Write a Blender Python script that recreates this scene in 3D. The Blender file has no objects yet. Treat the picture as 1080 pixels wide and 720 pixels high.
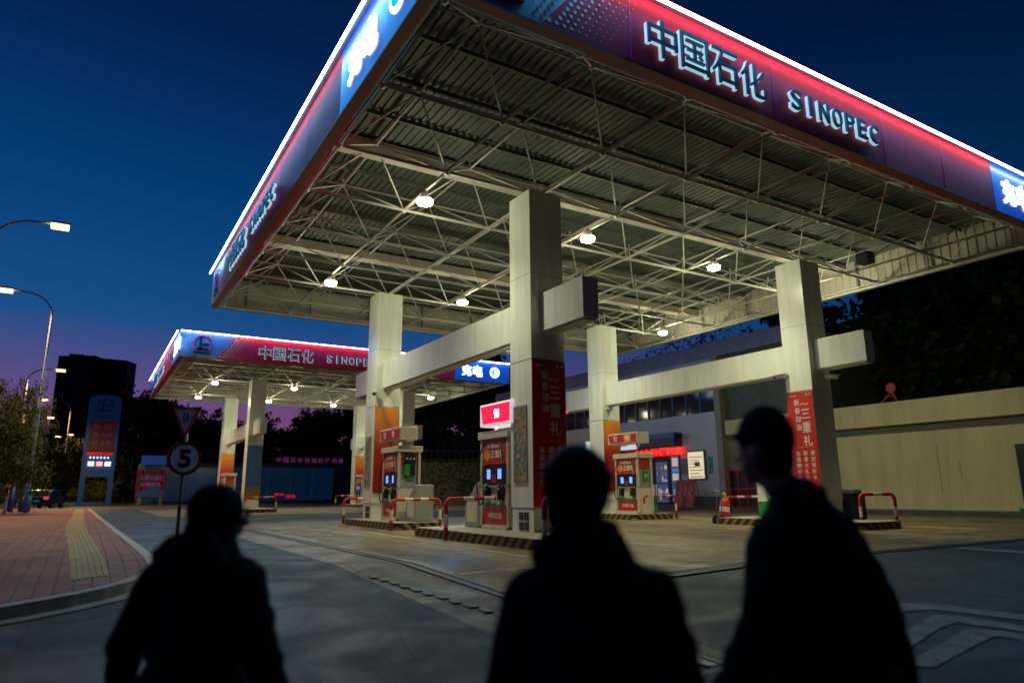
import bpy, bmesh, math, random
from mathutils import Vector, Matrix, Euler
random.seed(7)
scene = bpy.context.scene
COL = scene.collection
PI = math.pi

# ------------------------------------------------------------------ camera
FPX = 723.69
YAW, PITCH, ROLL = math.radians(31.3796), math.radians(12.3622), math.radians(-0.4173)
CAM = Vector((0, 0, 1.1))
Fv = Vector((math.sin(YAW)*math.cos(PITCH), math.cos(YAW)*math.cos(PITCH), math.sin(PITCH)))
_r = Vector((math.cos(YAW), -math.sin(YAW), 0)); _u = _r.cross(Fv)
Rv = _r*math.cos(ROLL) + _u*math.sin(ROLL)
Uv = -_r*math.sin(ROLL) + _u*math.cos(ROLL)
FH = Vector((math.sin(YAW), math.cos(YAW), 0))
cam_data = bpy.data.cameras.new('camera')
cam = bpy.data.objects.new('camera', cam_data); COL.objects.link(cam)
m3 = Matrix((Rv, Uv, -Fv)).transposed()
cam.matrix_world = Matrix.Translation(CAM) @ m3.to_4x4()
cam_data.sensor_width = 36; cam_data.lens = FPX*36/1080
cam_data.clip_end = 3000; cam_data.clip_start = 0.05
cam_data.dof.use_dof = True; cam_data.dof.focus_distance = 15; cam_data.dof.aperture_fstop = 0.8
scene.camera = cam

def ray(x, y): return Fv + Rv*((x-540)/FPX) - Uv*((y-360)/FPX)
def atX(x, y, X): r = ray(x, y); return CAM + r*(X/r.x)
def atY(x, y, Y): r = ray(x, y); return CAM + r*(Y/r.y)
def atZ(x, y, z): r = ray(x, y); return CAM + r*((z-CAM.z)/r.z)
def atD(x, y, d): r = ray(x, y); return CAM + r*(d/r.dot(FH))
def gz(x, y):                               # the forecourt is level; the ground falls gently towards the street
    d = x*FH.x + y*FH.y
    return -0.5*min(max((11.5-d)/9, 0), 1)
def G(x, y):
    r = ray(x, y); t = 0.5
    while t < 400:
        P = CAM + r*t
        if P.z <= gz(P.x, P.y): return P
        t *= 1.002
    return P

# ------------------------------------------------------------------ materials
def mat(name, col, rough=0.6, metal=0.0, noise=0.12, nscale=3.0, bump=0.0, bscale=40.0, emit=None, estr=0.0, coat=0.0, spec=None, streak=False):
    m = bpy.data.materials.new(name); m.use_nodes = True
    nt = m.node_tree; b = nt.nodes['Principled BSDF']
    b.inputs['Roughness'].default_value = rough; b.inputs['Metallic'].default_value = metal
    if coat: b.inputs['Coat Weight'].default_value = coat; b.inputs['Coat Roughness'].default_value = .12
    if spec is not None: b.inputs['Specular IOR Level'].default_value = spec
    tc = nt.nodes.new('ShaderNodeTexCoord')
    n = nt.nodes.new('ShaderNodeTexNoise'); n.inputs['Scale'].default_value = nscale; n.inputs['Detail'].default_value = 8; n.inputs['Roughness'].default_value = .62
    if streak:
        mp = nt.nodes.new('ShaderNodeMapping'); mp.inputs['Scale'].default_value = (1, 1, .1); nt.links.new(tc.outputs['Object'], mp.inputs['Vector']); nt.links.new(mp.outputs['Vector'], n.inputs['Vector'])
    else: nt.links.new(tc.outputs['Object'], n.inputs['Vector'])
    mx = nt.nodes.new('ShaderNodeMix'); mx.data_type = 'RGBA'
    rp = nt.nodes.new('ShaderNodeMapRange'); rp.inputs['From Min'].default_value = .3; rp.inputs['From Max'].default_value = .7
    nt.links.new(n.outputs['Fac'], rp.inputs['Value']); nt.links.new(rp.outputs['Result'], mx.inputs['Factor'])
    c = Vector(col[:3])
    mx.inputs['A'].default_value = (*(c*(1-noise)), 1)
    mx.inputs['B'].default_value = (*[min(1, v*(1+noise)) for v in c], 1)
    nt.links.new(mx.outputs['Result'], b.inputs['Base Color'])
    if bump:
        n2 = nt.nodes.new('ShaderNodeTexNoise'); n2.inputs['Scale'].default_value = bscale; n2.inputs['Detail'].default_value = 4
        nt.links.new(tc.outputs['Object'], n2.inputs['Vector'])
        bp = nt.nodes.new('ShaderNodeBump'); bp.inputs['Strength'].default_value = bump; bp.inputs['Distance'].default_value = .02
        nt.links.new(n2.outputs['Fac'], bp.inputs['Height']); nt.links.new(bp.outputs['Normal'], b.inputs['Normal'])
    if emit:
        b.inputs['Emission Color'].default_value = (*emit, 1); b.inputs['Emission Strength'].default_value = estr
    return m

def ground_mat(name, c1, c2, c3, rough=0.55, wet=0.2, grid=0, seams=0.0, crack=True, tyres=False, spec=.4):
    """worn pavement: broad stains, fine grain, cracks, optional slab joints, glossy patches"""
    m = bpy.data.materials.new(name); m.use_nodes = True
    nt = m.node_tree; N = nt.nodes; L = nt.links; b = N['Principled BSDF']; b.inputs['Specular IOR Level'].default_value = spec
    tc = N.new('ShaderNodeTexCoord')
    def noise(s, d=8, r=.6, dist=0):
        n = N.new('ShaderNodeTexNoise'); n.inputs['Scale'].default_value = s; n.inputs['Detail'].default_value = d
        n.inputs['Roughness'].default_value = r; n.inputs['Distortion'].default_value = dist
        L.new(tc.outputs['Object'], n.inputs['Vector']); return n.outputs['Fac']
    def ramp(v, a, bb):
        r = N.new('ShaderNodeMapRange'); r.inputs['From Min'].default_value = a; r.inputs['From Max'].default_value = bb; L.new(v, r.inputs['Value']); return r.outputs['Result']
    def mix(f, a, bb, typ='MIX'):
        x = N.new('ShaderNodeMix'); x.data_type = 'RGBA'; x.blend_type = typ
        if isinstance(f, float): x.inputs['Factor'].default_value = f
        else: L.new(f, x.inputs['Factor'])
        for k, v in (('A', a), ('B', bb)):
            if isinstance(v, tuple): x.inputs[k].default_value = (*v, 1)
            else: L.new(v, x.inputs[k])
        return x.outputs['Result']
    c = mix(ramp(noise(.35, 6, .6, .6), .35, .65), c1, c2)
    c = mix(ramp(noise(1.7, 8, .7), .52, .72), c, c3)
    c = mix(ramp(noise(28, 3, .7), .2, .8), mix(1.0, c, (.55, .55, .55), 'MULTIPLY'), c)
    if crack:
        v = N.new('ShaderNodeTexVoronoi'); v.feature = 'DISTANCE_TO_EDGE'; v.inputs['Scale'].default_value = .33
        mp = N.new('ShaderNodeMix'); mp.data_type = 'VECTOR'; mp.inputs['Factor'].default_value = .12
        nn = N.new('ShaderNodeTexNoise'); nn.inputs['Scale'].default_value = 1.5; nn.inputs['Detail'].default_value = 6
        L.new(tc.outputs['Object'], nn.inputs['Vector']); L.new(tc.outputs['Object'], mp.inputs['A']); L.new(nn.outputs['Color'], mp.inputs['B'])
        L.new(mp.outputs['Result'], v.inputs['Vector'])
        c = mix(ramp(v.outputs['Distance'], .0, .006), mix(1.0, c, (.4, .4, .4), 'MULTIPLY'), c)
    if grid:
        br = N.new('ShaderNodeTexBrick'); br.offset = 0; br.inputs['Scale'].default_value = 1
        br.inputs['Brick Width'].default_value = grid; br.inputs['Row Height'].default_value = grid*.8; br.inputs['Mortar Size'].default_value = .03
        br.inputs['Color1'].default_value = (1, 1, 1, 1); br.inputs['Color2'].default_value = (.86, .86, .86, 1); br.inputs['Mortar'].default_value = (.3, .3, .3, 1)
        L.new(tc.outputs['Object'], br.inputs['Vector'])
        c = mix(1.0, c, br.outputs['Color'], 'MULTIPLY')
    if tyres:
        mpp = N.new('ShaderNodeMapping'); mpp.inputs['Scale'].default_value = (1.5, .09, 1); L.new(tc.outputs['Object'], mpp.inputs['Vector'])
        tn = N.new('ShaderNodeTexNoise'); tn.inputs['Scale'].default_value = 1.6; tn.inputs['Detail'].default_value = 5; tn.inputs['Distortion'].default_value = .3
        L.new(mpp.outputs['Vector'], tn.inputs['Vector'])
        c = mix(ramp(tn.outputs['Fac'], .5, .66), c, mix(1.0, c, (.42, .42, .42), 'MULTIPLY'))
        c = mix(ramp(noise(3.1, 3, .5), .69, .74), c, (.035, .03, .022))
    L.new(c, b.inputs['Base Color'])
    rr = N.new('ShaderNodeMapRange'); rr.inputs['From Min'].default_value = .35; rr.inputs['From Max'].default_value = .65
    rr.inputs['To Min'].default_value = rough-wet; rr.inputs['To Max'].default_value = rough+.15
    L.new(noise(.8, 5, .6, 1.0), rr.inputs['Value']); L.new(rr.outputs['Result'], b.inputs['Roughness'])
    bp = N.new('ShaderNodeBump'); bp.inputs['Strength'].default_value = .35; bp.inputs['Distance'].default_value = .012
    L.new(noise(55, 4, .7), bp.inputs['Height']); L.new(bp.outputs['Normal'], b.inputs['Normal'])
    return m

def emis(name, col, s): return mat(name, col, emit=col, estr=s, noise=0.02)

M = {}
M['asphalt'] = ground_mat('asphalt', (.012, .042, .054), (.024, .068, .084), (.009, .026, .036), .6, .12, spec=.25)  # asphalt tone, with the blue light beyond the canopies put into it
M['concrete'] = ground_mat('concrete', (.19, .15, .08), (.32, .265, .145), (.075, .06, .036), .52, .22, grid=5.1, tyres=True)
M['concrete_dark'] = ground_mat('concrete_dark', (.09, .08, .065), (.13, .115, .09), (.06, .055, .045), .6, .2)
M['white'] = mat('white_cladding', (.76, .8, .74), .3, .0, .11, 5, .05, 2.5, streak=True)
M['steel_white'] = mat('white_painted_steel', (.6, .6, .55), .45, 0, .08, 4)
M['deck'] = mat('roof_sheet', (.10, .125, .105), .65, 0, .1, .8)
M['cream_metal'] = mat('cream_metal', (.55, .52, .44), .5, 0, .1, 1)
M['dark'] = mat('dark_seam', (.03, .03, .032), .6)
M['black'] = mat('black_plastic', (.012, .012, .014), .4)
M['rubber'] = mat('rubber', (.02, .02, .02), .8)
M['panel_red'] = mat('fascia_red', (.62, .03, .085), .55, 0, .06, 2, spec=.15)
M['panel_lit_teal'] = mat('fascia_lit_teal', (.38, .62, .68), .35, 0, .08, 2)  # lit copy of the blue panel: white light put into the colour
M['panel_blue'] = mat('fascia_blue', (.12, .3, .75), .35, 0, .08, 2)
M['soffit_red_spill'] = mat('fascia_soffit_spill', (.22, .03, .03), .4, 0, .15, 2)  # red light spilling under the fascia, painted as base colour
M['blue_lit'] = mat('backlit_blue', (.02, .1, .5), .3, emit=(.004, .09, .62), estr=.42)
M['white_lit'] = emis('backlit_white', (.8, .93, 1.0), 4.0)
M['led'] = emis('led_strip', (.5, .72, 1.0), 15)
M['led_pink'] = emis('led_strip_pink', (1.0, .55, .62), 13)
M['silver'] = mat('silver_letter', (.1, .2, .25), .35, .3, .05)
M['halo'] = mat('letter_edge', (.5, .65, .7), .4, emit=(.38,.68,.82), estr=.8)
M['magenta'] = mat('magenta_print', (.55, .06, .4), .4)
M['navy'] = mat('navy_print', (.02, .03, .12), .4)
M['lamp'] = emis('lamp_glass', (1, .93, .7), 45)
M['streetlamp'] = emis('street_lamp_glass', (1, .6, .2), 4.5)
M['red'] = mat('red_paint', (.5, .018, .016), .4, 0, .15, 6)
M['wht'] = mat('white_paint', (.7, .68, .64), .45, 0, .1, 6)
M['paint_worn'] = mat('worn_line_paint', (.42, .41, .36), .6, 0, .45, 9)
M['paint_yellow'] = mat('worn_yellow_paint', (.42, .34, .12), .6, 0, .4, 7)
M['yellow'] = mat('yellow_paint', (.55, .38, .03), .5, 0, .2, 6)
M['banner_red'] = mat('banner_red', (.52, .018, .02), .42, 0, .1, 3)
M['print_white'] = mat('print_white', (.7, .68, .62), .5)
M['print_orange'] = mat('print_orange', (.8, .3, .04), .5)
M['pump'] = mat('pump_cream', (.62, .57, .44), .38, 0, .08, 3)
M['pump_grey'] = mat('pump_grey', (.3, .31, .3), .45)
M['green'] = mat('green_print', (.02, .25, .06), .5)
M['screen'] = emis('pump_screen', (.12, .3, 1.0), 1.5)
M['curb'] = mat('kerb_stone', (.36, .34, .3), .7, 0, .25, 5, .3)
M['fence'] = mat('fence_metal', (.16, .17, .17), .5)
M['glass'] = mat('dark_glass', (.012, .02, .035), .08, 0, .1)
M['wall_white'] = mat('shop_white', (.62, .64, .72), .5, 0, .1, .8)
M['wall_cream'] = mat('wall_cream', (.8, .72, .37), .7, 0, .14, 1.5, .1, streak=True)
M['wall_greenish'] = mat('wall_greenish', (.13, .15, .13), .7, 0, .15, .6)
M['blue_band'] = mat('blue_band', (.03, .15, .5), .4)
M['neon_red'] = emis('neon_red', (1, .03, .02), 2.2)
M['neon_dim'] = emis('neon_red_dim', (.9, .01, .06), .5)
M['sign_red_lit'] = emis('sign_red_lit', (.55, .004, .015), 1.0)
M['sign_pink'] = emis('sign_pink_lit', (.85, .01, .07), .9)
M['tower'] = mat('tower_facade', (.03, .035, .045), .6)
M['bark'] = mat('bark', (.05, .04, .03), .9, 0, .3, 8, .4)
M['leaf'] = mat('leaf_dark', (.035, .05, .022), .7, 0, .45, .7, spec=.2)
M['leaf2'] = mat('leaf_mid', (.045, .065, .012), .65, 0, .6, .9, spec=.15)
M['cloth'] = mat('black_cloth', (.012, .014, .018), .95, 0, .3, 20, .3, 60, spec=.1)
M['cloth2'] = mat('charcoal_cloth', (.012, .014, .018), .95, 0, .3, 20, .3, 60, spec=.1)
M['skin'] = mat('skin', (.3, .17, .11), .6)
M['hair'] = mat('hair', (.006, .005, .005), .8, spec=.2)
M['car'] = mat('car_paint', (.01, .012, .018), .25, .2, .05, coat=.6)
M['tail'] = emis('tail_light', (.8, .06, .08), .8)
M['pole'] = mat('pole_paint', (.35, .35, .38), .4, .1)
M['pole_blue'] = mat('pole_blue', (.03, .07, .35), .5)
M['galv'] = mat('galvanised', (.22, .23, .23), .5, .5)
M['ivy'] = mat('ivy', (.04, .065, .02), .8, 0, .5, 1.2)
M['stone'] = mat('stone_wall', (.25, .24, .16), .8, 0, .2, 1)
M['navy_wall'] = mat('navy_wall', (.03, .08, .17), .5, 0, .2, .6)

def hazard():
    m = bpy.data.materials.new('hazard_stripes'); m.use_nodes = True
    nt = m.node_tree; b = nt.nodes['Principled BSDF']; b.inputs['Roughness'].default_value = .6
    tc = nt.nodes.new('ShaderNodeTexCoord'); sp = nt.nodes.new('ShaderNodeSeparateXYZ'); nt.links.new(tc.outputs['Object'], sp.inputs[0])
    a = nt.nodes.new('ShaderNodeMath'); a.operation = 'ADD'; nt.links.new(sp.outputs['X'], a.inputs[0]); nt.links.new(sp.outputs['Y'], a.inputs[1])
    c = nt.nodes.new('ShaderNodeMath'); c.operation = 'ADD'; nt.links.new(a.outputs[0], c.inputs[0]); nt.links.new(sp.outputs['Z'], c.inputs[1])
    d = nt.nodes.new('ShaderNodeMath'); d.operation = 'PINGPONG'; d.inputs[1].default_value = .17; nt.links.new(c.outputs[0], d.inputs[0])
    e = nt.nodes.new('ShaderNodeMath'); e.operation = 'GREATER_THAN'; e.inputs[1].default_value = .09; nt.links.new(d.outputs[0], e.inputs[0])
    n = nt.nodes.new('ShaderNodeTexNoise'); n.inputs['Scale'].default_value = 14; nt.links.new(tc.outputs['Object'], n.inputs['Vector'])
    x = nt.nodes.new('ShaderNodeMix'); x.data_type = 'RGBA'; x.inputs['A'].default_value = (.015, .015, .015, 1); x.inputs['B'].default_value = (.34, .24, .03, 1)
    nt.links.new(e.outputs[0], x.inputs['Factor'])
    y = nt.nodes.new('ShaderNodeMix'); y.data_type = 'RGBA'; y.blend_type = 'MULTIPLY'; y.inputs['Factor'].default_value = .6
    nt.links.new(x.outputs['Result'], y.inputs['A']); nt.links.new(n.outputs['Fac'], y.inputs['B']); nt.links.new(y.outputs['Result'], b.inputs['Base Color'])
    return m
M['hazard'] = hazard()

def zramp(name, stops, z0, z1, rough=.4):
    """printed vertical colour change on a banner"""
    m = bpy.data.materials.new(name); m.use_nodes = True
    nt = m.node_tree; b = nt.nodes['Principled BSDF']; b.inputs['Roughness'].default_value = rough
    tc = nt.nodes.new('ShaderNodeTexCoord'); sp = nt.nodes.new('ShaderNodeSeparateXYZ'); nt.links.new(tc.outputs['Object'], sp.inputs[0])
    r = nt.nodes.new('ShaderNodeMapRange'); r.inputs['From Min'].default_value = z0; r.inputs['From Max'].default_value = z1; nt.links.new(sp.outputs['Z'], r.inputs['Value'])
    c = nt.nodes.new('ShaderNodeValToRGB'); nt.links.new(r.outputs['Result'], c.inputs['Fac'])
    while len(c.color_ramp.elements) < len(stops): c.color_ramp.elements.new(.5)
    for e, (p, col) in zip(c.color_ramp.elements, stops): e.position = p; e.color = (*col, 1)
    nt.links.new(c.outputs['Color'], b.inputs['Base Color'])
    return m
M['banner_orange'] = zramp('banner_orange_red', [(0, (.3, .012, .012)), (.55, (.42, .03, .015)), (1, (.75, .3, .04))], 1.1, 4.15)

def patchwork(name, cols, scale, rough=.5, emit=0.0):
    """printed poster with irregular coloured areas"""
    m = bpy.data.materials.new(name); m.use_nodes = True
    nt = m.node_tree; b = nt.nodes['Principled BSDF']; b.inputs['Roughness'].default_value = rough
    tc = nt.nodes.new('ShaderNodeTexCoord'); v = nt.nodes.new('ShaderNodeTexVoronoi'); v.inputs['Scale'].default_value = scale
    nt.links.new(tc.outputs['Object'], v.inputs['Vector'])
    sp = nt.nodes.new('ShaderNodeSeparateColor'); nt.links.new(v.outputs['Color'], sp.inputs[0])
    c = nt.nodes.new('ShaderNodeValToRGB'); c.color_ramp.interpolation = 'CONSTANT'
    while len(c.color_ramp.elements) < len(cols): c.color_ramp.elements.new(.5)
    for i, (e, col) in enumerate(zip(c.color_ramp.elements, cols)): e.position = i/len(cols); e.color = (*col, 1)
    nt.links.new(sp.outputs[0], c.inputs['Fac']); nt.links.new(c.outputs['Color'], b.inputs['Base Color'])
    if emit:
        nt.links.new(c.outputs['Color'], b.inputs['Emission Color']); b.inputs['Emission Strength'].default_value = emit
    return m
M['poster'] = patchwork('poster_print', [(.45, .2, .04), (.06, .22, .26), (.4, .25, .08), (.06, .16, .2), (.3, .14, .04), (.1,.25,.22), (.5,.4,.25)], 13)
M['poster_red'] = patchwork('poster_red_print', [(.45, .02, .02), (.5, .05, .03), (.42, .02, .03), (.6, .2, .1), (.45, .02, .02), (.4, .015, .02)], 7)
M['lit_shelves'] = patchwork('lit_shop_goods', [(.15, .25, .6), (.6, .35, .35), (.1, .2, .5), (.75, .7, .65), (.4, .12, .12), (.2, .35, .5), (.12, .2, .15), (.05,.05,.1), (.1,.15,.35)], 11, .4, .5)
M['lit_notice'] = mat('lit_notice', (.9, .8, .55), .4, 0, .2, 2, emit=(.9, .78, .5), estr=.75)

# paving bricks and tactile strip
def brick_mat(name, c1, c2, mortar, w, h, ms):
    m = bpy.data.materials.new(name); m.use_nodes = True
    nt = m.node_tree; b = nt.nodes['Principled BSDF']; b.inputs['Roughness'].default_value = .7
    tc = nt.nodes.new('ShaderNodeTexCoord'); br = nt.nodes.new('ShaderNodeTexBrick'); mp = nt.nodes.new('ShaderNodeMapping')
    mp.inputs['Rotation'].default_value = (0, 0, PI/2); nt.links.new(tc.outputs['Object'], mp.inputs['Vector']); nt.links.new(mp.outputs['Vector'], br.inputs['Vector'])
    br.inputs['Scale'].default_value = 1; br.inputs['Brick Width'].default_value = w; br.inputs['Row Height'].default_value = h; br.inputs['Mortar Size'].default_value = ms
    br.inputs['Color1'].default_value = (*c1, 1); br.inputs['Color2'].default_value = (*c2, 1); br.inputs['Mortar'].default_value = (*mortar, 1)
    n = nt.nodes.new('ShaderNodeTexNoise'); n.inputs['Scale'].default_value = 1.3; n.inputs['Detail'].default_value = 8; nt.links.new(tc.outputs['Object'], n.inputs['Vector'])
    rp = nt.nodes.new('ShaderNodeMapRange'); rp.inputs['From Min'].default_value = .3; rp.inputs['From Max'].default_value = .65; rp.inputs['To Min'].default_value = .45; nt.links.new(n.outputs['Fac'], rp.inputs['Value'])
    y = nt.nodes.new('ShaderNodeMix'); y.data_type = 'RGBA'; y.blend_type = 'MULTIPLY'; y.inputs['Factor'].default_value = 1
    nt.links.new(br.outputs['Color'], y.inputs['A']); nt.links.new(rp.outputs['Result'], y.inputs['B']); nt.links.new(y.outputs['Result'], b.inputs['Base Color'])
    bp = nt.nodes.new('ShaderNodeBump'); bp.inputs['Strength'].default_value = .5; bp.inputs['Distance'].default_value = .01
    nt.links.new(br.outputs['Fac'], bp.inputs['Height']); bp.invert = True; nt.links.new(bp.outputs['Normal'], b.inputs['Normal'])
    return m
M['paving'] = brick_mat('paving_bricks', (.33, .12, .08), (.24, .095, .065), (.06, .045, .035), .4, .2, .012)
M['tactile'] = mat('tactile_yellow', (.3, .22, .075), .65, 0, .4, 3)

# ------------------------------------------------------------------ mesh builder
_text_cache = {}
def text_geo(s, extrude=.02, offset=0.0):
    k = (s, extrude, offset)
    if k in _text_cache: return _text_cache[k]
    cu = bpy.data.curves.new('t', 'FONT'); cu.body = s; cu.size = 1; cu.extrude = extrude; cu.offset = offset; cu.resolution_u = 3
    o = bpy.data.objects.new('t', cu); COL.objects.link(o)
    dg = bpy.context.evaluated_depsgraph_get()
    me = bpy.data.meshes.new_from_object(o.evaluated_get(dg))
    vs = [v.co.copy() for v in me.vertices]; fs = [tuple(p.vertices) for p in me.polygons]
    bpy.data.objects.remove(o); bpy.data.meshes.remove(me)
    _text_cache[k] = (vs, fs); return vs, fs

class MB:
    def __init__(s): s.v = []; s.f = []; s.m = []; s.sm = []
    def add(s, vs, fs, m=0, smooth=False):
        b = len(s.v); s.v += [Vector(v) for v in vs]
        for f in fs: s.f.append(tuple(b+i for i in f)); s.m.append(m); s.sm.append(smooth)
        return s
    def box(s, a, b, m=0):
        x0, y0, z0 = [min(p, q) for p, q in zip(a, b)]; x1, y1, z1 = [max(p, q) for p, q in zip(a, b)]
        return s.add([(x0,y0,z0),(x1,y0,z0),(x1,y1,z0),(x0,y1,z0),(x0,y0,z1),(x1,y0,z1),(x1,y1,z1),(x0,y1,z1)],
                     [(0,3,2,1),(4,5,6,7),(0,1,5,4),(1,2,6,5),(2,3,7,6),(3,0,4,7)], m)
    def obox(s, c, ux, uy, uz, hx, hy, hz, m=0):
        c = Vector(c); ux, uy, uz = Vector(ux)*hx, Vector(uy)*hy, Vector(uz)*hz
        vs = [c+ux*i+uy*j+uz*k for k in (-1,1) for i, j in ((-1,-1),(1,-1),(1,1),(-1,1))]
        return s.add(vs, [(0,3,2,1),(4,5,6,7),(0,1,5,4),(1,2,6,5),(2,3,7,6),(3,0,4,7)], m)
    def tube(s, pts, r, n=8, m=0, caps=True, smooth=True):
        pts = [Vector(p) for p in pts]; rs = r if isinstance(r, (list, tuple)) else [r]*len(pts)
        t0 = (pts[1]-pts[0]).normalized(); a = t0.orthogonal().normalized(); rings = []; b0 = len(s.v)
        for i, p in enumerate(pts):
            t = ((pts[min(i+1, len(pts)-1)]-p).normalized() + (p-pts[max(i-1, 0)]).normalized()).normalized()
            a = (a - t*a.dot(t)).normalized(); b = t.cross(a)
            s.v += [p + (a*math.cos(2*PI*k/n)+b*math.sin(2*PI*k/n))*rs[i] for k in range(n)]
        for i in range(len(pts)-1):
            mm = m[i] if isinstance(m, (list, tuple)) else m
            for k in range(n):
                q = b0+i*n; s.f.append((q+k, q+(k+1)%n, q+n+(k+1)%n, q+n+k)); s.m.append(mm); s.sm.append(smooth)
        if caps:
            m0 = m[0] if isinstance(m, (list, tuple)) else m
            m1 = m[-1] if isinstance(m, (list, tuple)) else m
            s.f.append(tuple(b0+k for k in range(n))[::-1]); s.m.append(m0); s.sm.append(False)
            s.f.append(tuple(b0+(len(pts)-1)*n+k for k in range(n))); s.m.append(m1); s.sm.append(False)
        return s
    def bar(s, p, q, w, h=None, m=0, up=(0,0,1)):
        p, q = Vector(p), Vector(q); t = (q-p); L = t.length; t.normalize(); h = h or w
        up = Vector(up); x = t.cross(up)
        if x.length < 1e-3: x = t.orthogonal()
        x.normalize(); u = x.cross(t)
        return s.obox((p+q)/2, t, x, u, L/2, w/2, h/2, m)
    def prism(s, poly, th, m=0):
        poly = [Vector(p) for p in poly]; n = len(poly); th = Vector(th)
        vs = poly + [p+th for p in poly]
        return s.add(vs, [tuple(range(n))[::-1], tuple(range(n, 2*n))] + [(i, (i+1)%n, n+(i+1)%n, n+i) for i in range(n)], m)
    def disc(s, c, nrm, r, th, n=24, m=0, ratio=1.0):
        nrm = Vector(nrm).normalized(); return s.tube([Vector(c), Vector(c)+nrm*th], r, n, m, smooth=False)
    def sphere(s, c, r, m=0, n=12, sc=(1,1,1)):
        c = Vector(c); vs = []; fs = []
        for i in range(n+1):
            th = PI*i/n
            for k in range(n*2):
                ph = PI*k/n; vs.append(c+Vector((math.sin(th)*math.cos(ph)*r*sc[0], math.sin(th)*math.sin(ph)*r*sc[1], math.cos(th)*r*sc[2])))
        for i in range(n):
            for k in range(n*2): q = i*2*n; fs.append((q+k, q+2*n+k, q+2*n+(k+1)%(2*n), q+(k+1)%(2*n)))
        return s.add(vs, fs, m, True)
    def text(s, st, c, w, h, ux, uz, m=0, depth=.02, offset=0.0, w_only=False):
        """text fitted in a w x h box centred at c; ux reading direction, uz up"""
        vs, fs = text_geo(st, .5, offset)
        if not vs: return s
        x0, x1 = min(v.x for v in vs), max(v.x for v in vs); y0, y1 = min(v.y for v in vs), max(v.y for v in vs)
        sx = w/max(x1-x0, 1e-6); sy = h/max(y1-y0, 1e-6)
        ux, uz = Vector(ux), Vector(uz); n = ux.cross(uz); c = Vector(c)
        out = [c + ux*((v.x-(x0+x1)/2)*sx) + uz*((v.y-(y0+y1)/2)*sy) + n*(v.z*depth) for v in vs]
        return s.add(out, fs, m)
    def vtext(s, st, c_top, size, ux, uz, m=0, depth=.01, offset=.01, gap=1.12):
        """characters one below another"""
        for i, ch in enumerate(st):
            s.text(ch, Vector(c_top)-Vector(uz)*(size*(.5+gap*i)), size*.86, size*(.9 if ch not in '一三' else .8), ux, uz, m, depth, offset)
        return s
    def build(s, name, mats, parent=None, world=True, bevel=0.0, merge=False):
        me = bpy.data.meshes.new(name)
        off = Vector(parent_loc(parent)) if (parent and world) else Vector((0,0,0))
        me.from_pydata([v-off for v in s.v], [], s.f)
        for mt in (mats if isinstance(mats, (list, tuple)) else [mats]): me.materials.append(M[mt] if isinstance(mt, str) else mt)
        for p, mi, sm in zip(me.polygons, s.m, s.sm): p.material_index = mi; p.use_smooth = sm
        me.update()
        o = bpy.data.objects.new(name, me); COL.objects.link(o)
        if parent: o.parent = parent
        if bevel:
            b = o.modifiers.new('bevel', 'BEVEL'); b.width = bevel; b.segments = 2; b.limit_method = 'ANGLE'
        return o
def parent_loc(o):
    p = Vector((0,0,0))
    while o: p += o.location; o = o.parent
    return p

def tag(o, label=None, cat=None, group=None, kind=None):
    if label: o['label'] = label
    if cat: o['category'] = cat
    if group: o['group'] = group
    if kind: o['kind'] = kind
    return o
def thing(name, label, cat, loc=(0,0,0), rz=0, group=None):
    o = bpy.data.objects.new(name, None); COL.objects.link(o); o.location = loc; o.rotation_euler = (0,0,rz)
    o.empty_display_size = .2
    return tag(o, label, cat, group)
def dup(o, loc=None, rz=None, label=None, scale=None):
    kids = [c for c in o.children]
    c = o.copy(); COL.objects.link(c)
    if loc is not None: c.location = loc
    if rz is not None: c.rotation_euler = (0,0,rz)
    if scale is not None: c.scale = scale
    if label: c['label'] = label
    def rec(src, dst):
        for k in src.children:
            if k is dst: continue
            n = k.copy(); COL.objects.link(n); n.parent = dst; rec(k, n)
    for k in kids:
        n = k.copy(); COL.objects.link(n); n.parent = c; rec(k, n)
    return c
def structure(o): o['kind'] = 'structure'; return o

X, Y, Z = Vector((1,0,0)), Vector((0,1,0)), Vector((0,0,1))

# ------------------------------------------------------------------ ground (sheets follow the same gentle fall)
def sheet(name, polys, m, lift, kind='structure', th=0.0, parent=None):
    """flat polygons draped over the ground; thickness th gives real kerbs"""
    bm = bmesh.new()
    for poly in polys:
        bm.faces.new([bm.verts.new((p[0], p[1], 0)) for p in poly])
    for d in (2.5, 11.5):
        bmesh.ops.bisect_plane(bm, geom=bm.verts[:]+bm.edges[:]+bm.faces[:], plane_co=FH*d, plane_no=FH)
    bmesh.ops.recalc_face_normals(bm, faces=bm.faces[:])
    for f in bm.faces:
        if f.normal.z < 0: f.normal_flip()
    if th:
        r = bmesh.ops.extrude_face_region(bm, geom=bm.faces[:])
        top = {v for v in r['geom'] if isinstance(v, bmesh.types.BMVert)}
        for v in bm.verts: v.co.z = gz(v.co.x, v.co.y) + (lift+th if v in top else lift)
    else:
        for v in bm.verts: v.co.z = gz(v.co.x, v.co.y) + lift
    me = bpy.data.meshes.new(name); bm.normal_update(); bm.to_mesh(me); bm.free()
    me.materials.append(M[m]); o = bpy.data.objects.new(name, me); COL.objects.link(o)
    if kind: o['kind'] = kind
    if parent: o.parent = parent
    return o
def rect(x0, y0, x1, y1): return [(x0,y0),(x1,y0),(x1,y1),(x0,y1)]

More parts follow.
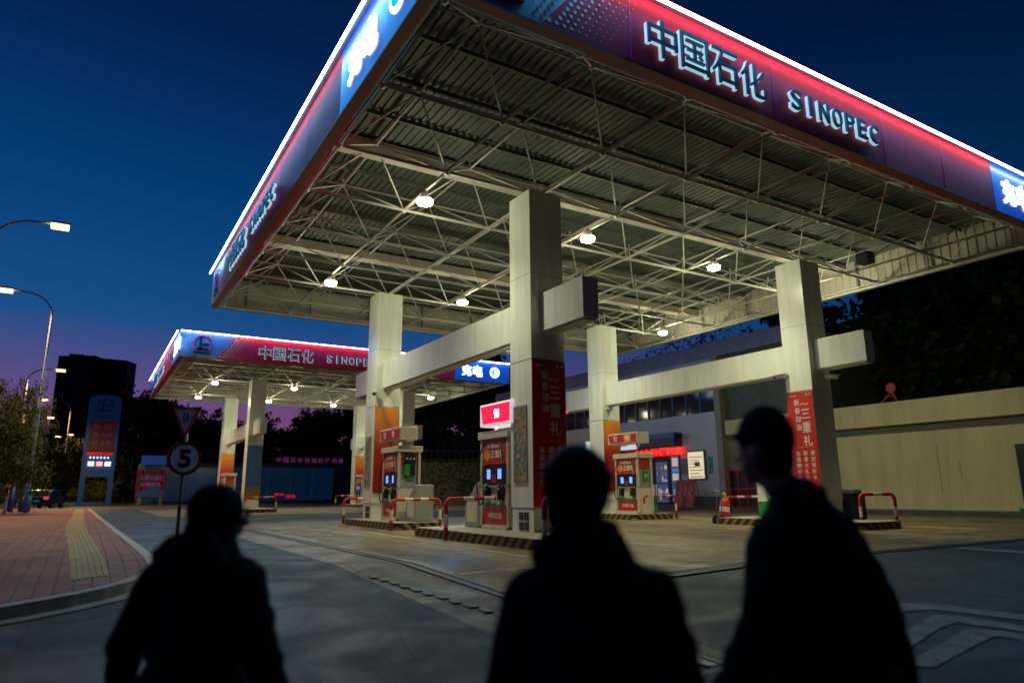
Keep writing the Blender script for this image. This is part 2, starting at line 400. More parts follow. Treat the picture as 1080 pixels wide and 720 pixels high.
structure(sheet('ground', [rect(-500,-200,700,900)], 'asphalt', 0))
structure(sheet('forecourt_paving', [rect(3.5,7.8,32.0,29.0)], 'concrete', .004))  # concrete aprons; their edges also draw the canopies' light boundary as a paving change
structure(sheet('rear_forecourt_paving', [rect(3.5,40.0,32.0,59.6)], 'concrete', .004))
structure(sheet('forecourt_edge_strip', [[(3.5,4.2),(4.9,4.2),(4.9,7.79),(3.5,7.79)]], 'concrete_dark', .004))
structure(sheet('yard_paving', [rect(-1.0,62,40,80)], 'concrete_dark', .004))

# sidewalk with rounded corner
def qbez(a, b, c, n): return [tuple((1-t)**2*a[i]+2*t*(1-t)*b[i]+t*t*c[i] for i in (0,1)) for t in [k/n for k in range(n+1)]]
edge = [(-9, 5.4), (-5, 7.25), (-2.5, 8.5), (-.63, 9.5)] + qbez((-.3,9.68), (1.12,10.4), (1.06,12.2), 8) + [(1.02,16), (.92,22), (.7,38), (.4,64)]
inner = []
for i, p in enumerate(edge):
    a = Vector(edge[max(i-1,0)]); b = Vector(edge[min(i+1,len(edge)-1)]); t = (b-a).normalized(); inner.append((p[0]-t.y*.16, p[1]+t.x*.16))
tacL = [(-.62,11.0-.22),(-.28,10.98)]
side = inner + [(-9, 64)]
# pavement polygon is split round the tactile strip
structure(sheet('sidewalk', [side], 'paving', .004, th=.13))
kerb = [ [edge[i], edge[i+1], inner[i+1], inner[i]] for i in range(len(edge)-1)]
structure(sheet('sidewalk_kerb', [list(edge)+list(reversed(inner))], 'curb', .002, th=.142))
gut = []
for i, p in enumerate(edge[:12]):
    a = Vector(edge[max(i-1,0)]); b = Vector(edge[min(i+1,len(edge)-1)]); t = (b-a).normalized(); gut.append((p[0]+t.y*.22, p[1]-t.x*.22))
structure(sheet('gutter_stones', [list(edge[:12])+list(reversed(gut))], 'curb', .008))
tp = [(-.05,11.0), (.4,11.15), (.1,26), (.05,40), (.0,60), (-.45,60), (-.4,40), (-.42,26)]
strips = []
for k in range(6):
    u0, u1 = k/6+.02, k/6+.115
    Lp = [(-.05,11.0), (-.42,26), (-.4,40), (-.45,60)]; Rp = [(.4,11.15), (.1,26), (.05,40), (.0,60)]
    f = lambda u: [tuple(a[i]*(1-u)+b[i]*u for i in (0,1)) for a, b in zip(Lp, Rp)]
    strips.append(f(u0)+list(reversed(f(u1))))
structure(sheet('tactile_paving', [tp], 'tactile', .1372))
structure(sheet('tactile_ribs', strips, 'tactile', .138, th=.006))

# painted markings
def line(name, pts, w, m, lift=.009):
    pts = [Vector(p[:2]) for p in pts]; polys = []
    for a, b in zip(pts, pts[1:]):
        t = (b-a).normalized(); n = Vector((-t.y, t.x))*w/2
        polys.append([tuple(a-n), tuple(b-n), tuple(b+n), tuple(a+n)])
    return sheet(name, polys, m, lift)
gp = lambda x, y: tuple(G(x, y)[:2])
line('bay_line', [gp(375,581), gp(478,605)], .12, 'paint_worn')
line('bay_line', [gp(483,606), gp(575,597)], .12, 'paint_worn')
line('bay_line', [gp(279,560), gp(336,571)], .1, 'paint_worn')
line('lane_line', [gp(330,552), gp(560,588)], .12, 'paint_yellow')
line('lane_line', [(10.2,9.2),(10.2,28.6)], .12, 'paint_worn')
line('lane_line', [(17.6,9.2),(17.6,28.6)], .12, 'paint_yellow')
line('lane_line', [(9.8,9.4),(17.2,9.4)], .1, 'paint_worn')
line('island_margin', [(21.3,10.2),(21.3,28.6)], .5, 'paint_yellow')
line('island_margin', [(18.2,9.8),(21,9.8)], .12, 'paint_yellow')
# chevron in the foreground right
M['paint_faint'] = mat('faint_line_paint', (.13, .145, .15), .7, 0, .6, 5)
def poly_px(name, pts, m='paint_faint', lift=.009): return sheet(name, [[gp(*p) for p in pts]], m, lift)
poly_px('chevron_marking', [(905,652),(948,636),(985,637),(1130,655),(1130,661),(985,643),(955,645),(922,659)])
poly_px('chevron_marking', [(922,685),(985,649),(1010,650),(1130,668),(1130,674),(1010,657),(992,662),(952,689)])
poly_px('chevron_marking', [(955,701),(1020,663),(1050,665),(1130,676),(1130,684),(1050,671),(1030,680),(985,705)])
poly_px('edge_line', [(1010,577),(1110,583),(1110,586),(1010,579)])

# trench drains
def drain(name, label, a, b, w, n):
    t = thing(name, label, 'drain', (a[0], a[1], gz(*a)))
    a2, b2 = Vector(a), Vector(b); d = (b2-a2); L = d.length; d.normalize(); nn = Vector((-d.y, d.x))
    m = MB(); g = MB()
    N = int(L/1.0)
    for i in range(N):
        p, q = a2+d*(L*i/N), a2+d*(L*(i+1)/N)
        for sgn in (-1, 1):
            pp = Vector((*(p+nn*sgn*w/2), gz(*p)+.012)); qq = Vector((*(q+nn*sgn*w/2), gz(*q)+.012))
            m.bar(pp, qq, .03, .02)
        pp = Vector((*p, gz(*p)+.009)); qq = Vector((*q, gz(*q)+.009)); g.bar(pp, qq, w-.035, .006)
        for k in range(0):
            pass
    m.build('frame', 'galv', t); g.build('grate', 'black', t)
drain('trench_drain', 'long dark drain running along the left edge of the forecourt', (4.55,4.3), (4.4,26), .16, 40)
drain('trench_drain', 'long dark drain crossing in front of the forecourt on the right', (4.9,7.5), (31.5,7.5), .14, 40)

# broken kerb blocks along the apron edge
kb = None
for i in range(12):
    t_ = i/11; p = Vector((3.62,9.75)).lerp(Vector((4.0,6.45)), t_)
    if kb is None:
        m = MB(); m.box((-.055,-.12,0), (.055,.12,.018)); kb = m.build('kerb_block', mat('worn_block', (.3, .26, .16), .8, 0, .4, 9, .4), None, bevel=.01)
        kb2 = kb
        tag(kb, 'low worn kerb block in the row beside the dark drain', 'kerb block', 'row of worn kerb blocks at the forecourt edge')
        o = kb
    else:
        o = kb.copy(); COL.objects.link(o)
    o.location = (p.x+random.uniform(-.015,.015), p.y, gz(p.x, p.y)+.003); o.rotation_euler = (0,0,-.1+random.uniform(-.12,.12))

# ------------------------------------------------------------------ canopies
Z0, Z1 = 8.35, 9.73
CW = 20.6
def fascia(root, o, ux, n, L, teal, front_label):
    """illuminated fascia: o = lower left corner seen from outside, ux reading direction, n outward"""
    o, ux, n = Vector(o), Vector(ux), Vector(n); H = Z1-Z0
    P = lambda u, z, d=0: o + ux*u + Z*(z-Z0) + n*d
    m = MB()   # 0 red 1 teal/blue 2 blue lit 3 soffit 4 white dots 5 seam 6 frame
    def seg(u0, u1, mi, th=.28): m.obox(P((u0+u1)/2, (Z0+Z1)/2, -th/2), ux, n, Z, (u1-u0)/2, th/2, H/2, mi)
    seg(0, 3.0, 1)
    seg(3.0, 16.5, 0)
    seg(16.505, L, 5); m.obox(P((16.505+L)/2, (Z0+Z1)/2, .004), ux, n, Z, (L-16.505)/2, .003, H/2, 2)
    # slanting boundary between pale and red panel
    m.prism([P(1.9, Z0+.0, .004), P(3.0, Z0, .004), P(3.0, Z1, .004)], n*.004, 0)
    for i in range(15):
        for k in range(11):
            u = 1.75 + i*.15 + (k % 2)*.075; z = Z0+.12+k*.115
            bd = 1.9+1.1*(z-Z0)/H
            if u > bd+.04 and u < bd+1.25: m.disc(P(u, z, .009), n, .048*max(.25, 1-(u-bd)/1.3), .004, 8, 4)
            if u < bd-.04 and u > bd-.6: m.disc(P(u, z, .006), n, .045*max(.25, 1-(bd-u)/.7), .004, 8, 0)
    for u in (3.77, 7.56, 11.42, 14.0): m.obox(P(u, (Z0+Z1)/2, .004), ux, n, Z, .009, .004, H/2-.04, 6)
    m.obox(P(L/2, Z0-.02, -.10), ux, n, Z, L/2, .11, .02, 3)         # underside trim, reddened by light spill put into its colour
    m.obox(P(L/2, Z1+.03, .03), ux, n, Z, L/2, .14, .03, 5)            # lip that carries the light strip
    fo = m.build('fascia', ['panel_red', 'panel_lit_teal' if teal else 'panel_blue', 'blue_lit', 'soffit_red_spill', 'print_white', 'galv', 'magenta'], root)
    fo['label'] = front_label
    s = MB()
    for u0, u1, mi in ((0, 2.4, 0), (2.42, 16.48, 1 if abs(n.y) > .5 else 0), (16.5, L, 0)): s.obox(P((u0+u1)/2, Z1-.015, .15), ux, n, Z, (u1-u0)/2, .025, .02, mi)
    s.build('light_strip', ['led', 'led_pink'], fo)
    ld = bpy.data.lights.new('led_wash', 'AREA'); ld.shape = 'RECTANGLE'; ld.size = L; ld.size_y = .06; ld.energy = 360; ld.color = (.01, .42, .9)
    lo = bpy.data.objects.new('led_wash', ld); COL.objects.link(lo)
    zz = -(n*.8 - Z*.6).normalized(); lo.matrix_world = Matrix.Translation(P(L/2, Z1-.03, .2)) @ Matrix((ux, zz.cross(ux), zz)).transposed().to_4x4()
    # letters
    t = MB()
    for i, ch in enumerate('中国石化'): t.text(ch, P(4.45+i*.8, 8.95, .05), .72, .76, ux, Z, 1, .06, .008); t.text(ch, P(4.45+i*.8, 8.95, .10), .70, .74, ux, Z, 0, .05, -.006)
    t.build('chinese_letters', ['silver', 'halo'], fo)
    t = MB()
    for i, ch in enumerate('SINOPEC'): t.text(ch, P(8.15+i*.455, 8.92, .05), .35 if ch != 'I' else .11, .46, ux, Z, 1, .06, .02); t.text(ch, P(8.15+i*.455, 8.92, .10), .325 if ch != 'I' else .075, .44, ux, Z, 0, .05, .0)
    t.build('latin_letters', ['silver', 'halo'], fo)
    t = MB()
    for i, ch in enumerate('充电'): t.text(ch, P(17.35+i*.85, 9.04, .02), .72, .76, ux, Z, 0, .03, .035)
    t.build('charging_letters', 'white_lit', fo)
    ic = MB(); c = P(19.5, 9.04, 0)
    ic.tube([c, c+n*.03], .36, 28, 0, smooth=False); ic.tube([c+n*.031, c+n*.04], .26, 28, 1, smooth=False)
    ic.obox(c+n*.05, ux, n, Z, .05, .006, .14, 0); ic.obox(c+n*.05+ux*.1-Z*.02, ux, n, Z, .04, .006, .08, 0)
    ic.build('charging_emblem', ['white_lit', emis('emblem_cyan', (.0, .5, .75), .9)], fo)
    # round emblem
    lg = MB(); c = P(1.15, 9.1, .02)
    N = 40
    for k in range(N):
        a0, a1 = 2*PI*k/N, 2*PI*(k+1)/N
        if 1.25*PI < (a0+a1)/2 < 1.75*PI: continue
        e = lambda a, r: c + ux*(math.cos(a)*r) + Z*(math.sin(a)*r)
        lg.prism([e(a0,.50), e(a1,.50), e(a1,.43), e(a0,.43)], n*.03, 0)
    lg.obox(c-ux*.12+Z*.0, ux, n, Z, .07, .02, .34, 1); lg.obox(c-ux*.02-Z*.28, ux, n, Z, .3, .02, .06, 1)
    lg.obox(c+ux*.16+Z*.02, ux, n, Z, .15, .02, .035, 1); lg.obox(c-Z*.47, ux, n, Z, .42, .02, .05, 1)
    lg.build('emblem', ['magenta', 'navy'], fo)
    return fo

def plain_fascia(root, a, b, n_in):
    """outer sheet with ribbed inside face and posts"""
    a, b, n = Vector(a), Vector(b), Vector(n_in); d = b-a; L = d.length; d.normalize()
    m = MB(); m.obox((a+b)/2+Z*((Z1-Z0)/2)-n*.03, d, n, Z, L/2, .03, (Z1-Z0)/2, 0)
    k = .14
    while k < L:
        m.obox(a+d*k+Z*((Z1-Z0)/2)+n*.012, d, n, Z, .035, .012, (Z1-Z0)/2-.02, 0); k += .28
    m.obox((a+b)/2+Z*.03+n*.06, d, n, Z, L/2, .09, .03, 1)
    k = 1.3
    while k < L: m.obox(a+d*k+Z*.62+n*.1, d, n, Z, .03, .03, .56, 2); k += 2.58
    return m.build('fascia', ['cream_metal', 'steel_white', 'galv'], root)

GX = [3.9, 6.47, 9.04, 11.61, 14.18, 16.75, 19.32, 21.89, 23.8]
def gy(y0): return [y0+.4+2.6*i for i in range(8)]

def canopy(y0, y1, pil_y, label, teal, lights_y, detail):
    x0, x1 = 3.5, 3.5+CW
    root = thing('fuel_canopy', label, 'canopy', (9.07, pil_y[0]+.47, 0))
    # roof deck, corrugated along y
    m = MB(); xs = []; x = x0+.3; k = 0
    prof = []
    while x < x1-.1:
        prof += [(x, 9.61), (x+.08, 9.61), (x+.10, 9.575), (x+.17, 9.575)]; x += .19
    vs = [(px, y0+.3, pz) for px, pz in prof] + [(px, y1-.05, pz) for px, pz in prof]; n = len(prof)
    m.add(vs, [(i, i+1, n+i+1, n+i) for i in range(n-1)], 0)
    m.box((x0+.25, y0+.25, 9.66), (x1-.03, y1-.03, 9.7), 0)
    m.build('roof_deck', 'deck', root)
    gys = [y0+.4+2.6*i for i in range(int((y1-y0-.5)/2.6)+1)]
    if y1-.3-gys[-1] > .8: gys.append(y1-.3)
    # bottom and top chords
    for x in GX:
        MB().tube([(x, y0+.3, 8.45), (x, y1-.1, 8.45)], .038, 8).build('bottom_chord', 'steel_white', root)
    for y in gys:
        bc = MB(); bc.tube([(x0+.3, y, 8.45), (x1-.1, y, 8.45)], .042, 8)
        for x in GX: bc.sphere((x, y, 8.45), .085, 0, 5)
        bc.build('bottom_chord', 'steel_white', root)
    tx = [(a+b)/2 for a, b in zip(GX, GX[1:])]; ty = [(a+b)/2 for a, b in zip(gys, gys[1:])]
    for x in tx: MB().tube([(x, y0+.3, 9.4), (x, y1-.1, 9.4)], .03, 6).build('top_chord', 'steel_white', root)
    for y in ty: MB().tube([(x0+.3, y, 9.4), (x1-.1, y, 9.4)], .03, 6).build('top_chord', 'steel_white', root)
    # web members in each row, node balls
    for y in ty:
        w = MB()
        for x in tx:
            for bx in GX:
                if abs(bx-x) > 1.5: continue
                for by in gys:
                    if abs(by-y) > 1.5: continue
                    w.tube([(bx, by, 8.45), (x, y, 9.4)], .021, 6)
            w.sphere((x, y, 9.4), .07, 0, 5)
            w.bar((x, y, 9.4), (x, y, 9.56), .05)
        w.build('web_braces', 'steel_white', root)
    for y in (y0+7.1, y0+14.7):
        g = MB(); g.box((x0+.3, y-.22, 9.2), (x1-.1, y+.22, 9.24)); g.box((x0+.3, y-.22, 9.24), (x1-.1, y-.2, 9.5)); g.box((x0+.3, y+.2, 9.24), (x1-.1, y+.22, 9.5))
        g.build('roof_gutter', 'cream_metal', root)
    for y in [y0+1.2+1.5*i for i in range(int((y1-y0-1.5)/1.5)+1)]:
        p = MB(); p.box((x0+.3, y-.03, 9.45), (x1-.1, y+.03, 9.55)); p.build('purlin', 'deck', root)
    fascia(root, (x0, y0, Z0), X, -Y, CW, teal, 'front fascia with the station name, reading left to right over the pumps')
    fascia(root, (x0, y1, Z0), -Y, -X, y1-y0, teal, 'side fascia running back from the street corner')
    plain_fascia(root, (x0, y1, Z0), (x1, y1, Z0), -Y)
    plain_fascia(root, (x1, y0+.0, Z0), (x1, y1, Z0), -X)
    return root

c1 = canopy(7.9, 28.67, (13.22, 23.58), 'large near fuel station canopy with lit red fascia over the pump islands', True, (14.7, 22.5), True)
c2 = canopy(40.02, 59.4, (46.9, 57.0), 'smaller looking far fuel station canopy behind the near one, lit in blue and red', False, (47.7, 55.5), False)

PW, PD = .95, .95
def pillar(root, x, y, kind, ztop=8.42):
    """clad column with seams; kind selects banners and posters"""
    m = MB()
    for a, b, ins in ((.2, .74, .02), (.75, 4.14, 0), (4.16, ztop, 0)):
        m.box((x+ins, y+ins, a if a > .5 else 0), (x+PW-ins, y+PD-ins, b))
    for z in (6.25,): m.box((x-.002, y-.002, z), (x+PW+.002, y+PD+.002, z+.012), 1)
    m.box((x+.03, y+.03, .1), (x+PW-.03, y+PD-.03, ztop-.02), 1)
    po = m.build('pillar', ['white', 'dark'], root, bevel=.012)
    return po
def banner(po, x, y, face, z0, z1, bm_, text=True, tm='print_white', dim=False):
    m = MB(); w = PW-.02
    if face == 'y': o, ux, n = Vector((x+PW/2, y-.012, 0)), X, -Y
    else: o, ux, n = Vector((x-.012, y+PD/2, 0)), -Y, -X
    m.obox(o+Z*((z0+z1)/2), ux, n, Z, w/2, .01, (z1-z0)/2, 0)
    H = z1-z0; q = lambda u, v, d=.012: o + ux*(u*w) + Z*(z0+v*H) + n*d
    if text:
        m.vtext('新春加油', q(-.13, .93), .23, ux, Z, 1)
        m.vtext('三重礼', q(.17, .83), .36, ux, Z, 1, gap=1.15)
        m.text('~', q(.15, .87), .3, .1, ux, Z, 2, .008, .02)
        m.obox(q(.05, .44), ux, n, Z, .3, .004, .008, 2)
        m.vtext('充值赠好礼', q(-.25, .405), .165, ux, Z, 1)
        m.vtext('新春大礼包', q(.03, .405), .165, ux, Z, 1)
        m.vtext('邀您领好卡', q(.3, .405), .165, ux, Z, 1)
        m.text('易 捷 加 油', q(-.28, .965), .26, .06, ux, Z, 1, .008); m.text('能 源', q(.33, .965), .2, .06, ux, Z, 1, .008)
    b = m.build('banner', [bm_, tm, 'print_orange'], po)
    return b
def poster(po, x, y, z0=1.35, z1=3.05, yo=.5):
    m = MB(); o = Vector((x-.015, y+yo, 0))
    m.obox(o+Z*((z0+z1)/2), Y, X, Z, .29, .015, (z1-z0)/2+.04, 1); m.obox(o+Z*((z0+z1)/2)-X*.018, Y, X, Z, .245, .004, (z1-z0)/2, 0)
    m.build('poster', ['poster', 'pump_grey'], po)
def socket_panel(po, x, y, yo=.42):
    m = MB()
    for i in (-1, 1):
        for z in (.5, .72-.0, .28):
            pass
    for i in (-1, 1):
        for z in (.34, .56): m.obox((x+.008, y+yo+i*.11, z), Y, X, Z, .08, .012, .09, 0)
    m.build('socket_panel', 'dark', po)

p1 = pillar(c1, 8.59, 13.22, 'a'); p1['label'] = 'nearest pillar with dark red banner and tall framed poster'
banner(p1, 8.59, 13.22, 'y', .76, 4.13, 'banner_red'); poster(p1, 8.59, 13.22); socket_panel(p1, 8.59, 13.22)
p2 = pillar(c1, 8.59, 23.58, 'b'); p2['label'] = 'white pillar with orange to red banner left of the beam'
banner(p2, 8.59, 23.58, 'y', 1.1, 4.13, 'banner_orange', False); poster(p2, 8.59, 23.58); socket_panel(p2, 8.59, 23.58)
p3 = pillar(c1, 19.0, 23.58, 'c'); p3['label'] = 'white pillar with orange banner behind the middle pump'
banner(p3, 19.0, 23.58, 'y', 1.1, 4.13, 'banner_orange', False)
p4 = pillar(c1, 19.0, 13.22, 'd'); p4['label'] = 'right pillar with bright red lettered banner'
banner(p4, 19.0, 13.22, 'x', 1.05, 4.13, 'banner_red')
def beam(root, x, ya, yb, zt=5.75, zb=4.81):
    m = MB()
    m.box((x+.26, ya, zb), (x+PW-.26, yb, zt)); m.box((x+.3, ya+.04, zb-.05), (x+PW-.3, yb-.04, zb), 1)
    yy = ya+2.35
    while yy < yb-.5: m.box((x+.258, yy, zb+.002), (x+PW-.258, yy+.01, zt+.002), 2); yy += 2.35
    return m.build('cross_beam', ['white', 'cream_metal', 'cream_metal'], root, bevel=.012)
for bx in (8.59, 19.0):
    beam(c1, bx, 11.52, 13.24); beam(c1, bx, 14.15, 23.6); beam(c1, bx, 24.51, 26.6)
# far canopy pillars
blue_b = zramp('banner_blue', [(0, (.25, .2, .02)), (.3, (.2, .16, .02)), (.31, (.03, .12, .4)), (1, (.05, .2, .55))], 0.4, 4.1)
M['banner_blue'] = blue_b
for x, y, kind in ((8.62, 46.9, 'f'), (19.2, 46.9, 'f'), (8.62, 57.0, 'r'), (19.2, 57.0, 'r')):
    po = pillar(c2, x, y, kind)
    if kind == 'f': banner(po, x, y, 'y', .76, 4.13, 'banner_blue', False)
    else: banner(po, x, y, 'y', 1.1, 4.13, 'banner_orange', False)
for bx in (8.62, 19.2):
    beam(c2, bx, 44.8, 46.92); beam(c2, bx, 47.83, 57.02); beam(c2, bx, 57.93, 59.2)

# ------------------------------------------------------------------ canopy lamps
def make_lamp():
    t = thing('canopy_lamp', 'x', 'ceiling lamp', (0,0,0), 0, 'round lamps hanging under the canopies')
    h = MB(); h.tube([(0,0,.12), (0,0,.28)], [.16,.07], 16); h.tube([(0,0,.28), (0,0,.36)], .03, 8); h.tube([(0,0,.05),(0,0,.12)], [.19,.16], 16); h.build('housing', 'cream_metal', t, False)
    g = MB(); g.tube([(0,0,-.07), (0,0,-.03),(0,0,.049)], [.1,.19,.21], 16); g.build('lamp_glass', 'lamp', t, False)
    return t
lamp0 = make_lamp(); first = True
words = ['first', 'second', 'third', 'fourth']
def light(kind, loc, energy, col, size=.1, rot=None, blend=.2, angle=PI, name='lamp_light'):
    d = bpy.data.lights.new(name, kind); d.energy = energy; d.color = col
    if kind in ('POINT', 'SPOT'): d.shadow_soft_size = size
    if kind == 'SPOT': d.spot_size = angle; d.spot_blend = blend
    o = bpy.data.objects.new(name, d); COL.objects.link(o); o.location = loc
    if rot: o.rotation_euler = rot
    return o
WARM = (1.0, .95, .6)
for ci, (cn, ys) in enumerate((('near', (14.7, 22.5)), ('far', (47.7, 55.5)))):
    for ri, y in enumerate(ys):
        for k, x in enumerate((6.46, 11.53, 16.65, 21.8)):
            lab = f'lit lamp under the {cn} canopy, {words[k]} from the left in its {"front" if ri == 0 else "back"} row'
            o = lamp0 if first else dup(lamp0); first = False
            o.location = (x, y, 8.13); o['label'] = lab
            light('POINT', (x, y, 7.94), (95 if k < 3 else 190) if ci == 0 else 75, WARM, .25)
            light('SPOT', (x, y, 7.97), 660 if ci == 0 else 540, WARM, .25, (0,0,0), 1.0, math.radians(140))
fl = thing('floodlight', 'unlit black floodlight box hanging under the near canopy at right', 'floodlight', (20.3,11.8,8.3))
m = MB(); m.box((20.1,11.6,8.05), (20.5,12.0,8.4)); m.build('housing', 'black', fl, bevel=.02)
m = MB(); m.tube([(20.3,11.8,8.4),(20.3,11.8,8.6)], .02); m.build('bracket', 'galv', fl)

# ------------------------------------------------------------------ islands, pumps
def island(x0, y0, x1, y1, label):
    m = MB(); r = .25; pts = []
    for cx, cy, a0 in ((x1-r, y0+r, -PI/2), (x1-r, y1-r, 0), (x0+r, y1-r, PI/2), (x0+r, y0+r, PI)):
        pts += [(cx+r*math.cos(a0+a*PI/8), cy+r*math.sin(a0+a*PI/8), .004) for a in range(5)]
    t = thing('pump_island', label, 'pump island', (x0, y0, 0))
    m.prism(pts, (0,0,.2)); m.build('kerb_sides', 'hazard', t)
    m = MB(); c = Vector(((x0+x1)/2, (y0+y1)/2, 0)); m.prism([c+(Vector(p)-c)*.975+Z*.2 for p in pts], (0,0,.012)); m.build('slab', 'curb', t)
island(7.47, 11.3, 9.65, 17.4, 'striped pump island under the nearest pillar')
island(8.04, 19.95, 9.62, 24.9, 'striped pump island under the white pillar left of centre')
island(18.3, 21.0, 20.5, 25.0, 'striped pump island under the middle pump by the shop')
island(18.3, 11.6, 20.3, 17.0, 'striped pump island under the right pillar with the lettered banner')
island(8.0, 44.0, 10.0, 49.5, 'far striped island under the purple tinted pillar of the far canopy')
island(8.0, 54.5, 10.0, 58.8, 'far striped island under the rear left pillar of the far canopy')
island(18.5, 54.5, 20.5, 58.8, 'far striped island under the rear right pillar of the far canopy')
island(18.5, 44.0, 20.5, 49.5, 'far striped island under the front right pillar of the far canopy')

def make_pump():
    t = thing('fuel_pump', 'x', 'fuel pump', (0,0,0), 0, 'cream fuel pumps on the islands')
    W, D, H = 1.4, .8, 2.4
    b = MB()
    for y in (0, W-.09):
        for x in (0, D-.09): b.box((x, y, 0), (x+.09, y+.09, 2.2))
    b.box((-.05, -.05, 2.2), (D+.05, W+.05, H)); b.box((.0, .0, 0), (D, W, .1)); b.box((.05, .05, .1), (D-.05, W-.05, 1.02))
    b.box((.05, .09, 2.16), (D-.05, W-.09, 2.2))
    b.build('cabinet', 'pump', t, False, bevel=.015)
    b = MB(); b.box((.1,.1,1.02),(D-.1,W-.1,2.18)); b.box((.0,.0,1.0),(.1,W,1.06)); b.build('inner_case', 'pump_grey', t, False)
    # poster panel, with print
    for sx, nx in ((.035, -X), (D-.035, X)):
        b = MB(); b.obox((sx, W/2, 1.86), Y, X, Z, W/2-.1, .02, .29, 0)
        ux = -Y if nx.x < 0 else Y
        b.text('新春加油', Vector((sx, W/2, 2.03))+nx*.022, .7, .12, ux, Z, 1, .008, .02)
        b.text('三重礼', Vector((sx, W/2, 1.82))+nx*.022-ux*(-.15), .6, .2, ux, Z, 1, .008, .03)
        b.disc(Vector((sx, W/2, 1.8))+nx*.022-ux*.35, nx, .15, .006, 20, 2)
        b.build('advert_panel', ['poster_red', 'print_white', 'print_orange'], t, False)
    for sx in (.04, D-.04):
        b = MB(); b.obox((sx, W/2, 1.3), Y, X, Z, W/2-.1, .03, .24); bz = b.build('display_bezel', 'black', t, False)
        s_ = -1 if sx < .3 else 1
        for yy in (W/2-.27, W/2+.27):
            q = MB(); q.obox((sx+s_*.032, yy, 1.33), Y, X, Z, .085, .004, .12); q.build('screen', 'screen', bz, False)
        q = MB(); q.obox((sx+s_*.032, W/2, 1.22), Y, X, Z, .09, .006, .1); q.build('keypad', 'red', bz, False)
    for s_, sx in ((-1, .048), (1, D-.048)):
        b = MB(); b.obox((sx, W/2, .33), Y, X, Z, W/2-.1, .012, .2, 0)
        b.prism([(sx+s_*.013, .1, .53), (sx+s_*.013, W-.1, .53), (sx+s_*.013, W-.1, .66), (sx+s_*.013, .1, .56)], (s_*.006, 0, 0), 1)
        b.text('中国石化', (sx+s_*.016, W/2, .33), .7, .15, (-Y if s_ < 0 else Y), Z, 2, .006, .02)
        b.build('lower_panel', ['red', 'green', 'print_white'], t, False)
    # nozzles and hoses
    for s_, sx in ((-1, 0), (1, D)):
        for i, yy in enumerate((.34, 1.02)):
            h = MB(); xx = sx+s_*.07
            h.obox((sx+s_*.01, yy, .86), Y, X, Z, .1, .05, .16, 0)
            h.tube([(xx, yy-.03, .7), (xx, yy, .84), (xx, yy+.03, 1.0)], [.02,.04,.045], 8, 0)
            h.tube([(xx, yy+.03, 1.0), (xx-s_*.05, yy+.02, 1.08)], .03, 8, 1)
            h.build('nozzle', ['black', 'yellow' if i else 'red'], t, False)
            h = MB(); d = -1 if i == 0 else 1; pts = []
            for k in range(17):
                a = k/16
                yk = yy+.03*d+d*(.3*math.sin(PI*a)) ; zk = 2.1*(a)+.72*(1-a) - .72*math.sin(PI*min(1, a*1.25))*(1-a)
                pts.append((xx+s_*.05*math.sin(PI*a), yk, max(.12, zk)))
            h.tube(pts, .018, 8, 0); h.build('hose', 'rubber', t, False)
    # end panels
    b = MB(); b.obox((D/2, .046, 1.95), X, Y, Z, .25, .008, .16, 0); b.obox((D/2+.05, .046, 1.5), X, Y, Z, .12, .008, .2, 1); b.text('油', (D/2+.05, .034, 1.5), .14, .14, X, Z, 2, .006)
    b.build('end_stickers', ['poster_red', 'green', 'print_white'], t, False)
    return t
pump0 = make_pump()
pump0.location = (8.62, 21.3, .21); pump0['label'] = 'fuel pump in front of the white pillar with the orange banner'
dup(pump0, (8.62, 14.35, .21), 0, 'fuel pump close behind the nearest pillar, left of it')
dup(pump0, (18.75, 21.2, .21), 0, 'fuel pump with two lit screens standing before the shop')
dup(pump0, (8.7, 55.2, .21), 0, 'far fuel pump before the rear left pillar of the far canopy')
dup(pump0, (19.2, 55.2, .21), 0, 'far fuel pump before the rear right pillar of the far canopy')
# black and green notice on the end of the left pump
m = MB(); m.box((-.19, -.008, -.3), (.19, .006, .42), 0); m.box((-.19, -.012, -.3), (0.0, -.008, .06), 1)
for i in range(3): m.tube([(-.1+.12*i, -.012, .25), (-.1+.12*i, -.016, .25)], .03, 10, 2)
nb = m.build('notice_board', ['black', 'green', 'print_white'])
tag(nb, 'black and green notice on the end of the pump before the white pillar', 'notice'); nb.location = (9.02, 21.29, 1.95)
# slanting grey service cabinets on the islands
def cabinet(x, y, label):
    t = thing('service_cabinet', label, 'cabinet', (x, y, .21), 0, 'grey slant topped cabinets beside the pumps')
    m = MB(); m.prism([(x, y, .22), (x, y+.75, .22), (x, y+.75, 1.0), (x, y+.6, 1.0)] if False else [(x, y, .22), (x, y+.8, .22), (x, y+.8, .75), (x, y+.15, 1.35), (x, y, 1.35)], (.62,0,0), 0)
    m.build('case', 'pump_grey', t, bevel=.03)
    m = MB(); m.box((x-.012, y+.1, .35), (x+.0, y+.65, .85)); m.build('door', 'pump', t)
cabinet(8.85, 20.35, 'grey slant topped cabinet at the near end of the left pump')
cabinet(8.7, 15.95, 'pale slant topped cabinet at the far end of the pump behind the nearest pillar')
